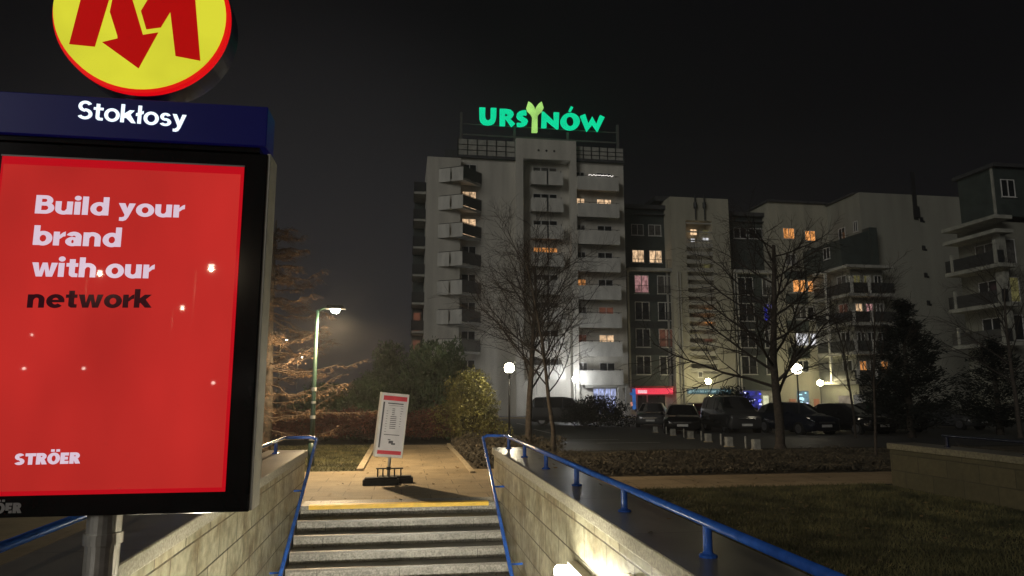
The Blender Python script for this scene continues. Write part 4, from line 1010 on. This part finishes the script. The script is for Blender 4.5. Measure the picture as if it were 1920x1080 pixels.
bare_tree('largest bare tree, wide dark crown in front of the parked van', gx(1457, 19.0), 19.0, 6.0, .14, 14, (-.01, 0), n=[20, 12, 9], start=[.24, .2, .12], ang=[58, 44, 42], len=[.66, .55, .5])
bare_tree('thin leaning bare sapling at the edge of the brown bed', gx(1633, 15.6), 15.6, 3.9, .035, 23, (-.10, 0), n=[14, 6, 5], start=[.3, .2, .15], ang=[28, 35, 38])
bare_tree('bare tree at the right edge before the dark block', gx(1905, 24), 24, 6.0, .09, 31, (-.06, 0), n=[15, 9, 7])
bare_tree('small bare tree between the sapling and the dark pine', gx(1598, 26), 26, 5.2, .05, 37, (0, 0), n=[14, 8, 6], ang=[32, 36, 38])

# larch beside the lamp: layered drooping branches with brown needles
def larch(label, x, y, h, r, seed):
    rr = random.Random(seed); T_ = thing('larch_tree', label, 'tree', (x, y, 0))
    tb_, br, nd = MB(), MB(), MB()
    tb_.tube([(x, y, -.05), (x + .02, y, 1.2), (x - .03, y, h * .6), (x, y, h)], [r * 1.2, r, r * .6, .02], 10)
    for k in range(90):
        z = .7 + (h - .9) * (k / 90) ** 1.05; L = (2.75 * (1 - z / h) ** .75 + .25) * rr.uniform(.6, 1.1); a = k * 2.399 + rr.gauss(0, .4)
        d = Vector((math.cos(a), math.sin(a), rr.gauss(.05, .16))); pts = []; sag = rr.uniform(.0, .55)
        n = 9
        for i in range(n + 1):
            t = i / n; pts.append(Vector((x, y, z)) + d * L * t + Vector((rr.gauss(0, .045), rr.gauss(0, .045), rr.gauss(0, .03) + L * sag * (t * t - t * .9))))
        br.tube(pts, [.016 * (1 - .85 * i / n) + .003 for i in range(n + 1)], 4, 0, False)
        for i in range(2, n + 1):
            for q in range(5):
                s = rr.choice((-1, 1)); side = d.cross(Vector((0, 0, 1))) * s; l = rr.uniform(.18, .5) * (1 - .4 * i / n)
                p0 = pts[i - 1].lerp(pts[i], rr.random()); p2 = p0 + side * l * .8 + d * l * .6 + Vector((0, 0, -l * rr.uniform(.1, .5))); p1 = p0.lerp(p2, .5) + Vector((0, 0, .03))
                br.tube([p0, p1, p2], [.005, .004, .0025], 3, 0, False)
                for w_ in range(4):
                    c = p0.lerp(p2, rr.random()) + Vector((rr.gauss(0, .012), rr.gauss(0, .012), rr.gauss(-.012, .015))); u = Vector((rr.gauss(0, 1), rr.gauss(0, 1), rr.gauss(-.6, 1))).normalized() * rr.uniform(.015, .035); v = u.orthogonal().normalized() * .006
                    nd.add([c - u, c + v, c + u, c - v], [(0, 1, 2, 3)])
    tb_.build('trunk', M_bark, T_, smooth=True); br.build('branches', M_larchw, T_); nd.build('crown', M_larch, T_)
larch('brown larch with drooping branches lit by the green street lamp', X(503, 700, 17.8), 17.8, 5.9, .13, 3)

def blob_shrub(name, label, cx, cy, z0, blobs, count, m, seed, size=.07, up=.2, twigs=0, group=None, cat='shrub', stem=True, twm=None):
    """foliage of leaf faces on clumps (x, y, z, rx, ry, rz) about a stem"""
    rr = random.Random(seed); T_ = thing(name, label, cat, (cx, cy, z0), group)
    b = MB(); tot = sum(q[3] * q[5] for q in blobs)
    for (x, y, z, rx, ry, rz) in blobs:
        for _ in range(int(count * rx * rz / tot)):
            v = Vector((rr.gauss(0, 1), rr.gauss(0, 1), rr.gauss(0, 1))).normalized()
            k = .55 + .45 * rr.random() ** .5
            k *= 1 + .5 * noise.noise(Vector((v.x * 2.3 + x, v.y * 2.3 + y, v.z * 2.3 + z)) * 1.3 + Vector((seed, 0, 0))) + rr.gauss(0, .04)
            p = Vector((cx + x + v.x * rx * k, cy + y + v.y * ry * k, z0 + z + v.z * rz * k))
            if p.z < z0 + .02: continue
            u = (Vector((rr.gauss(0, 1), rr.gauss(0, 1), rr.gauss(0, 1) + up * 2)) + v * .6).normalized() * size * rr.uniform(.5, 1.3); w_ = u.orthogonal().normalized(); w_.rotate(Matrix.Rotation(rr.uniform(0, PI), 3, u.normalized())); w_ *= size * rr.uniform(.25, .5)
            b.add([p - u, p + w_, p + u, p - w_], [(0, 1, 2, 3)])
    b.build('foliage', m, T_)
    if stem:
        s = MB()
        for k in range(5 + twigs):
            q = rr.choice(blobs); e_ = Vector((cx + q[0] + rr.uniform(-.9, .9) * q[3], cy + q[1] + rr.uniform(-.9, .9) * q[4], z0 + q[2] + rr.uniform(-.2, 1.05) * q[5])); a = Vector((cx + rr.gauss(0, .12), cy + rr.gauss(0, .12), z0 - .03))
            s.tube([a, a.lerp(e_, .5) + Vector((rr.gauss(0, .1), rr.gauss(0, .1), .15)), e_], [.03, .016, .004] if k < 5 else [.008, .006, .003], 4, 0, False)
        s.build('stem', twm or M_bark2, T_)
    return T_
def ez(py, Y): return Z(960, py, Y) - zg(Y)
def shrub_at(name, label, px, Y, w, h, count, m, seed, nb=9, **kw):
    rr = random.Random(seed * 7 + 1); bl = []
    for i in range(nb):
        t = (i + .5) / nb; z = h * (.15 + .72 * t); sp = w * .5 * (1 - .75 * t ** 1.5)
        a = i * 2.4; bl.append((math.cos(a) * sp * .62, math.sin(a) * sp * .6, z, w * rr.uniform(.22, .34) * (1.1 - .4 * t), w * .28, h * rr.uniform(.14, .22)))
    bl.append((0, 0, h * .4, w * .34, w * .3, h * .38))
    return blob_shrub(name, label, gx(px, Y), Y, zg(Y), bl, count, m, seed, **kw)
shrub_at('evergreen_shrub', 'dark rounded evergreen, darkest and furthest left of the tower', 727, 34, 2.6, 4.6, 9000, M_everg, 3, group='evergreen shrubs', size=.10, up=.6)
shrub_at('evergreen_shrub', 'broad green evergreen directly behind the notice board', 795, 28.5, 2.9, 4.0, 12000, M_everg, 4, group='evergreen shrubs', size=.09, up=.8)
shrub_at('evergreen_shrub', 'pale-topped evergreen against the lower left corner of the tower', 845, 31, 2.2, 4.3, 8000, M_everg, 5, group='evergreen shrubs', size=.09, up=.8)
shrub_at('evergreen_shrub', 'low dark evergreen between the larch and the notice board', 690, 27, 2.6, 2.6, 8000, M_everg, 6, group='evergreen shrubs', size=.08, up=.4)
shrub_at('evergreen_shrub', 'low dark evergreen behind the green lamp pole', 612, 28, 3.4, 2.3, 7000, M_everg, 16, group='evergreen shrubs', size=.08, up=.4)
shrub_at('leafy_shrub', 'olive bush with a bright yellow-green lit side next to the globe lamp', 880, 24.6, 2.55, 2.5, 13000, M_everg2, 7, group=None, size=.055, twigs=160, nb=12)
shrub_at('spreading_shrub', 'dark spreading shrub in front of the tower foot', 1118, 42, 4.6, 2.0, 6000, M_conif, 12, size=.09)
shrub_at('spreading_shrub', 'dark shrub in front of the teal shop sign', 1368, 44, 3.4, 2.6, 4500, M_conif, 13, size=.1)
# red hedge
bl = []
rr_ = random.Random(6)
for i in range(26): bl.append((-3.6 + i * .30 + rr_.gauss(0, .05), rr_.uniform(-.35, .35), rr_.uniform(.38, .6), .42, .6, rr_.uniform(.42, .58)))
blob_shrub('red_hedge', 'long reddish hedge across the far end of the footpath', -.9, 25.2, 0, bl, 26000, M_redl, 2, size=.045, twigs=140, cat='hedge')

def conifer(label, px, Y, h, w, seed, count=9000, group='dark conifers'):
    rr = random.Random(seed); x = gx(px, Y); z0 = zg(Y)
    T_ = thing('conifer_tree', label, 'tree', (x, Y, z0), group)
    b = MB(); b.tube([(x, Y, z0 - .05), (x, Y, z0 + h * .9)], [.16, .03], 8); b.build('trunk', M_bark, T_, smooth=True)
    b = MB()
    for k in range(120):
        t = rr.random() ** 1.3; z = z0 + .4 + (h - .7) * t; L = (w * .5) * (1 - t) ** .75 * rr.uniform(.65, 1.15) + .15; a = rr.uniform(0, 2 * PI)
        d = Vector((math.cos(a), math.sin(a), 0)); n = int(count / 120)
        for _ in range(n):
            s = rr.random() ** .6
            p = Vector((x, Y, z)) + d * L * s + Vector((rr.gauss(0, .13), rr.gauss(0, .13), rr.gauss(0, .10) + .34 * L * s * s))
            u = (d * .6 + Vector((rr.gauss(0, .6), rr.gauss(0, .6), rr.gauss(.5, .6)))).normalized() * rr.uniform(.06, .16); v = u.orthogonal().normalized() * .025
            b.add([p - u, p + v, p + u, p - v], [(0, 1, 2, 3)])
    b.build('crown', M_conif, T_)
conifer('tall dark pine in front of the blank olive end wall', 1703, 25, 5.6, 3.7, 3, 15000)
conifer('dark conifer right of the tall pine below the dark balconies', 1868, 27, 4.3, 3.6, 5, 9000)

# ------------------------------------------------------------------ cars and bollards
M_tyre = mat('tyre_rubber', (.012, .012, .012), rough=.8)
M_rim = mat('wheel_rim', (.25, .25, .26), rough=.35, metal=.8)
M_carglass = mat('car_glass', (.008, .009, .01), rough=.05, spec=.7)
M_plate = mat('number_plate', (.5, .5, .48), rough=.5)
M_chrome = mat('chrome_trim', (.5, .5, .5), rough=.15, metal=1)
M_hl = mat('headlight_lens', (.45, .46, .48), rough=.08, spec=.8, metal=.3)
M_tl = mat('tail_lens', (.25, .01, .012), rough=.15)
def car_paint(nm, c): return mat(nm, c, rough=.14, var=.06, scale=3, metal=.3, coat=.8)
HATCH = [(-2.0, .38, .60, .66, .66, .72), (-1.92, .22, .72, .78, .82, .80), (-1.4, .20, .86, .90, .86, .80), (-.95, .20, .92, .98, .87, .80), (-.2, .20, .93, 1.42, .87, .60), (.35, .20, .94, 1.48, .87, .60), (1.2, .20, .95, 1.45, .87, .59), (1.75, .22, .95, 1.30, .85, .60), (1.98, .30, .90, .98, .80, .72), (2.03, .40, .70, .76, .74, .70)]
SEDAN = [(-2.25, .38, .58, .64, .68, .74), (-2.15, .22, .70, .75, .86, .82), (-1.5, .20, .82, .87, .90, .82), (-.95, .20, .88, .93, .90, .82), (-.15, .20, .91, 1.36, .90, .62), (.35, .20, .92, 1.42, .90, .62), (1.0, .20, .93, 1.39, .90, .61), (1.55, .20, .94, 1.10, .88, .66), (2.1, .24, .93, .98, .84, .74), (2.25, .40, .74, .80, .78, .72)]
VAN = [(-2.2, .40, .70, .78, .72, .78), (-2.1, .24, .88, .95, .90, .86), (-1.65, .22, 1.02, 1.10, .93, .86), (-1.25, .22, 1.10, 1.22, .93, .84), (-.55, .22, 1.12, 1.76, .93, .70), (0, .22, 1.13, 1.84, .93, .72), (1.2, .22, 1.13, 1.84, .93, .72), (1.9, .22, 1.13, 1.80, .93, .72), (2.15, .26, 1.10, 1.55, .91, .74), (2.2, .40, .9, 1.2, .88, .76)]
def car(label, loc, rz, prof, paint, name='parked_car', cat='car', lit=None):
    C = thing(name, label, cat, (0, 0, 0), 'cars parked on the lot')
    body = MB(); rings = []
    for (y, zb, zbelt, ztop, wb, wt) in prof:
        rings.append([(-wb * .88, y, zb), (-wb, y, zb + .12), (-wb * 1.01, y, (zb + zbelt) / 2), (-wb * .965, y, zbelt), (-wt, y, ztop - .03), (-wt * .8, y, ztop), (0, y, ztop + .015),
                      (wt * .8, y, ztop), (wt, y, ztop - .03), (wb * .965, y, zbelt), (wb * 1.01, y, (zb + zbelt) / 2), (wb, y, zb + .12), (wb * .88, y, zb)])
    k = len(rings[0])
    for i in range(len(rings) - 1):
        body.add(rings[i] + rings[i + 1], [(j, j + 1, k + j + 1, k + j) for j in range(k - 1)] + [(k - 1, 0, k, 2 * k - 1)])
    body.add(rings[0], [tuple(range(k))]); body.add(rings[-1], [tuple(range(k))[::-1]])
    bo = body.build('body', paint, C, smooth=True)
    bm = bmesh.new(); bm.from_mesh(bo.data); bmesh.ops.remove_doubles(bm, verts=bm.verts, dist=1e-4); bmesh.ops.recalc_face_normals(bm, faces=bm.faces); bm.to_mesh(bo.data); bm.free()
    for p in bo.data.polygons: p.use_smooth = True
    cab = [i for i, q in enumerate(prof) if q[3] - q[2] > .3]; a, z_ = cab[0], cab[-1]
    def patch(nm, quads, off, m):
        b = MB()
        for q in quads: b.add([Vector(v) + Vector(off) for v in q], [(0, 1, 2, 3)])
        return b.build(nm, m, C)
    def lerp(p, q, t): return tuple(p[i] + (q[i] - p[i]) * t for i in range(3))
    def inset(q, f=.1):
        c = [sum(v[i] for v in q) / 4 for i in range(3)]; return [lerp(v, c, f) for v in q]
    patch('windscreen', [inset([rings[a - 1][4], rings[a - 1][8], rings[a][8], rings[a][4]], .06)], (0, -.02, .022), M_carglass)
    patch('rear_window', [inset([rings[z_][4], rings[z_][8], rings[z_ + 1][8], rings[z_ + 1][4]], .1)], (0, .02, .02), M_carglass)
    for s, (j0, j1) in ((-1, (3, 4)), (1, (9, 8))):
        patch('side_window', [inset([rings[i][j0], rings[i + 1][j0], rings[i + 1][j1], rings[i][j1]], .09) for i in range(a, z_)], (s * .012, 0, .0), M_carglass)
    yf, yr_ = prof[0][0], prof[-1][0]; wf = prof[1][4]
    zl = (prof[0][2] + prof[1][2]) / 2
    for s in (-1, 1):
        b = MB(); b.hull([(s * wf * .55, yf - .01, zl - .09), (s * wf * .98, yf + .18, zl - .09), (s * wf * .98, yf + .2, zl + .05), (s * wf * .6, yf + .06, zl + .07)][::s], [(s * wf * .55, yf + .12, zl - .09), (s * wf * .9, yf + .3, zl - .09), (s * wf * .9, yf + .3, zl + .05), (s * wf * .6, yf + .2, zl + .07)][::s]); b.build('headlight', lit or M_hl, C, bevel=.01)
        b = MB(); b.box(s * wf * .70, s * wf * .92, yr_ - .12, yr_ + .015, .70, .86); b.build('tail_light', M_tl, C)
        b = MB(); b.box(s * (prof[3][4] + .02), s * (prof[3][4] + .17), prof[3][0] + .3, prof[3][0] + .42, prof[3][2] + .02, prof[3][2] + .16); b.build('wing_mirror', paint, C, bevel=.03)
    b = MB(); b.box(-.42, .42, yf - .02, yf + .08, zl - .10, zl - .02); b.build('grille', M_chrome, C, bevel=.008)
    b = MB(); b.box(-.26, .26, yf - .035, yf + .02, .40, .51); b.build('number_plate', M_plate, C)
    for y in (prof[0][0] + .78, prof[-1][0] - .80):
        for s in (-1, 1):
            b = MB(); b.tube([(s * .66, y, .31), (s * .90, y, .31)], .31, 20); w_ = b.build('wheel', M_tyre, C)
            b = MB(); b.tube([(s * .895, y, .31), (s * .915, y, .31)], .2, 12); b.build('rim', M_rim, w_)
    C.location = loc; C.rotation_euler = (0, 0, rz)
    return C
P_blk = car_paint('black_car_paint', (.010, .010, .012)); P_mat = mat('dull_black_van_paint', (.012, .012, .013), rough=.6, var=.1, scale=3); P_gry = car_paint('grey_car_paint', (.055, .055, .056)); P_slv = car_paint('silver_car_paint', (.09, .09, .092)); P_blu = car_paint('dark_blue_car_paint', (.012, .016, .03)); P_red = car_paint('dark_red_car_paint', (.12, .012, .016))
def carpos(px, Y): return (gx(px, Y), Y, zg(Y))
car('small silver hatchback at the far end of the parked row by the blue sign', carpos(1222, 42), math.radians(-24), HATCH, P_slv)
car('black saloon facing the bollards between the silver hatchback and the grey van', carpos(1277, 34.5), math.radians(-22), SEDAN, P_blk)
car('dark red hatchback parked tail out behind the black saloon', carpos(1306, 43), math.radians(170), HATCH, P_red)
car('grey people carrier with a chrome grille beside the largest bare tree', carpos(1368, 34.5), math.radians(-6), VAN, P_gry, 'parked_van', 'van')
car('dark blue hatchback half hidden by the trunk of the largest bare tree', carpos(1490, 31), math.radians(8), HATCH, P_blu)
car('black saloon parked right of the largest bare tree', carpos(1580, 31), math.radians(12), SEDAN, P_blk)
car('dark grey hatchback parked left of the tall pine', carpos(1655, 33), math.radians(4), HATCH, P_gry)
car('dark van with a pale roof parked behind the two bare trees', carpos(1058, 46), math.radians(70), VAN, P_mat, 'parked_van', 'van')
car('silver saloon glimpsed under the conifers at the right', carpos(1765, 36), math.radians(15), SEDAN, P_slv)

M_boll = mat('bollard_concrete', (.30, .30, .27), rough=.85, var=.25, scale=9, bump=.2)
by = [26.7 - 1.65 * i for i in range(6)]
words_ = ['furthest pale square bollard, before the silver hatchback', 'pale square bollard before the black saloon, second from the far end', 'pale square bollard before the black saloon, third from the far end', 'pale square bollard between the saloon and the grey van', 'pale square bollard before the grey van', 'nearest pale square bollard, left of the largest bare tree']
bpx = [(1229, 811), (1262, 817), (1295, 823), (1328, 829), (1367, 838), (1418, 844)]
def on_lot(px, py):
    lo, hi = 12.0, 60.0
    for _ in range(40):
        m_ = (lo + hi) / 2
        if W(px, py, m_).z > zg(m_): lo = m_
        else: hi = m_
    return W(px, py, lo)
pr = None
slim = None
for i, (px, py) in enumerate(bpx):
    g = on_lot(px, py)
    if pr is None:
        pr = thing('bollard', words_[0], 'bollard', (0, 0, 0), 'square bollards along the parked cars')
        MB().box(-.10, .10, -.09, .09, 0, .30).build('block', M_boll, pr, bevel=.015); MB().box(-.12, .12, -.11, .11, .0, .03).build('footing', M_kerb, pr)
        o = pr; o.location = (g.x, g.y, zg(g.y))
        slim = thing('bollard', 'thin white marker post, furthest of the row', 'bollard', (0, 0, 0), 'thin white marker posts along the parked cars')
        MB().lathe([(.03, 0), (.03, .34), (.02, .36)], (0, 0, 0), 10).build('post', M_boll, slim); MB().lathe([(.06, 0), (.06, .02)], (0, 0, 0), 10).build('footing', M_dark, slim); q = slim
    else:
        o = dup(pr, (g.x, g.y, zg(g.y)), 0, words_[i])
        if i < 5: q = dup(slim, (0, 0, 0), 0, ['', 'thin white marker post, second from the far end of the row', 'thin white marker post between the black saloon and the grey van', 'thin white marker post before the grey van', 'thin white marker post nearest to the largest bare tree'][i])
    if i < 5:
        n2 = bpx[i + 1]; f_ = .62; g2 = on_lot(px + (n2[0] - px) * f_, py + (n2[1] - py) * f_)
        q.location = (g2.x, g2.y, zg(g2.y))

# ------------------------------------------------------------------ fallen leaves
M_fall = mat('fallen_leaf', (.10, .062, .028), rough=.8, var=.6, scale=3, col2=(.19, .13, .06), world=True)
r = random.Random(77); b = MB()
for (x0, x1, y0, y1, z, n_) in ((-1.35, 1.35, 10.7, 15, .008, 70), (-.75, 1.3, 15, 21.8, .004, 80), (2.0, 8.3, 4, 11.4, .045, 260), (-6, -.95, 15, 21.8, .05, 120), (1.35, 8, 11.5, 13.1, .004, 70), (1.46, 1.9, 3.5, 11, .726, 10)):
    for _ in range(n_):
        p = Vector((r.uniform(x0, x1), r.uniform(y0, y1), z + .004)); t = r.uniform(0, 2 * PI); l = r.uniform(.02, .045)
        u = Vector((math.cos(t), math.sin(t), r.uniform(-.1, .25))) * l; v = Vector((-math.sin(t), math.cos(t), r.uniform(0, .4))) * l * .55
        b.add([p - u, p + v, p + u, p - v], [(0, 1, 2, 3)])
for k in range(9):
    for _ in range(4):
        sx = r.choice((-1, 1)); p = Vector((sx * r.uniform(1.05, 1.37), 10.5 - TR * k - r.uniform(.05, .25), -RI * (k + 1) + .006)); t = r.uniform(0, 6); l = .025
        b.add([p + Vector((math.cos(t + a) * l * (1 if i % 2 else .5), math.sin(t + a) * l * (1 if i % 2 else .5), .004 * i)) for i, a in enumerate((0, 1.57, 3.14, 4.71))], [(0, 1, 2, 3)])
tag(b.build('fallen_leaves', M_fall), 'dry fallen leaves scattered on the lawn, path and steps', None, None, 'stuff')

# ------------------------------------------------------------------ street behind the viewer, seen mirrored in the poster glass
E_refl = glow('rear_lamp_glass', (1, .9, .7), 45)
for px, py, dist, lab in ((395, 497, 26, 'street lamp behind the viewer, mirrored at the right of the red poster'), (186, 508, 34, 'street lamp behind the viewer, mirrored between the words on the poster'), (341, 574, 44, 'street lamp behind the viewer, mirrored right of the dark word on the poster')):
    p = W(px, py, dist); yr2 = 2 * YF - dist
    street_lamp(lab, p.x - .5, yr2, p.z, .4, 420, col=(1, .80, .52), group='street lamps behind the viewer', glowm=E_refl)

E_refg = glow('rear_globe_glass', (1, .92, .78), 26)
for px, py, dist, lab in ((45, 691, 46, 'globe lamp behind the viewer, mirrored lowest at the left edge of the poster'), (157, 691, 48, 'globe lamp behind the viewer, mirrored low in the middle of the poster'), (400, 718, 40, 'globe lamp behind the viewer, mirrored low at the right edge of the poster'), (60, 628, 60, 'globe lamp behind the viewer, mirrored below the dark word on the poster'), (470, 716, 44, 'globe lamp behind the viewer, mirrored in the black frame of the poster')):
    globe_lamp(lab, px, py, dist, .09, E_refg, True)

# ------------------------------------------------------------------ damp night air
hz = MB(); hz.box(-140, 140, -75, 150, -5, 60)
M_haze = bpy.data.materials.new('night_haze'); M_haze.use_nodes = True
n = M_haze.node_tree; n.nodes.remove(n.nodes['Principled BSDF'])
pv = n.nodes.new('ShaderNodeVolumePrincipled'); pv.inputs['Color'].default_value = (.8, .8, .82, 1); pv.inputs['Density'].default_value = .0019; pv.inputs['Anisotropy'].default_value = .6
n.links.new(pv.outputs[0], n.nodes['Material Output'].inputs['Volume'])
tag(hz.build('haze', M_haze), 'thin night haze in the air over the whole place', None, None, 'stuff')
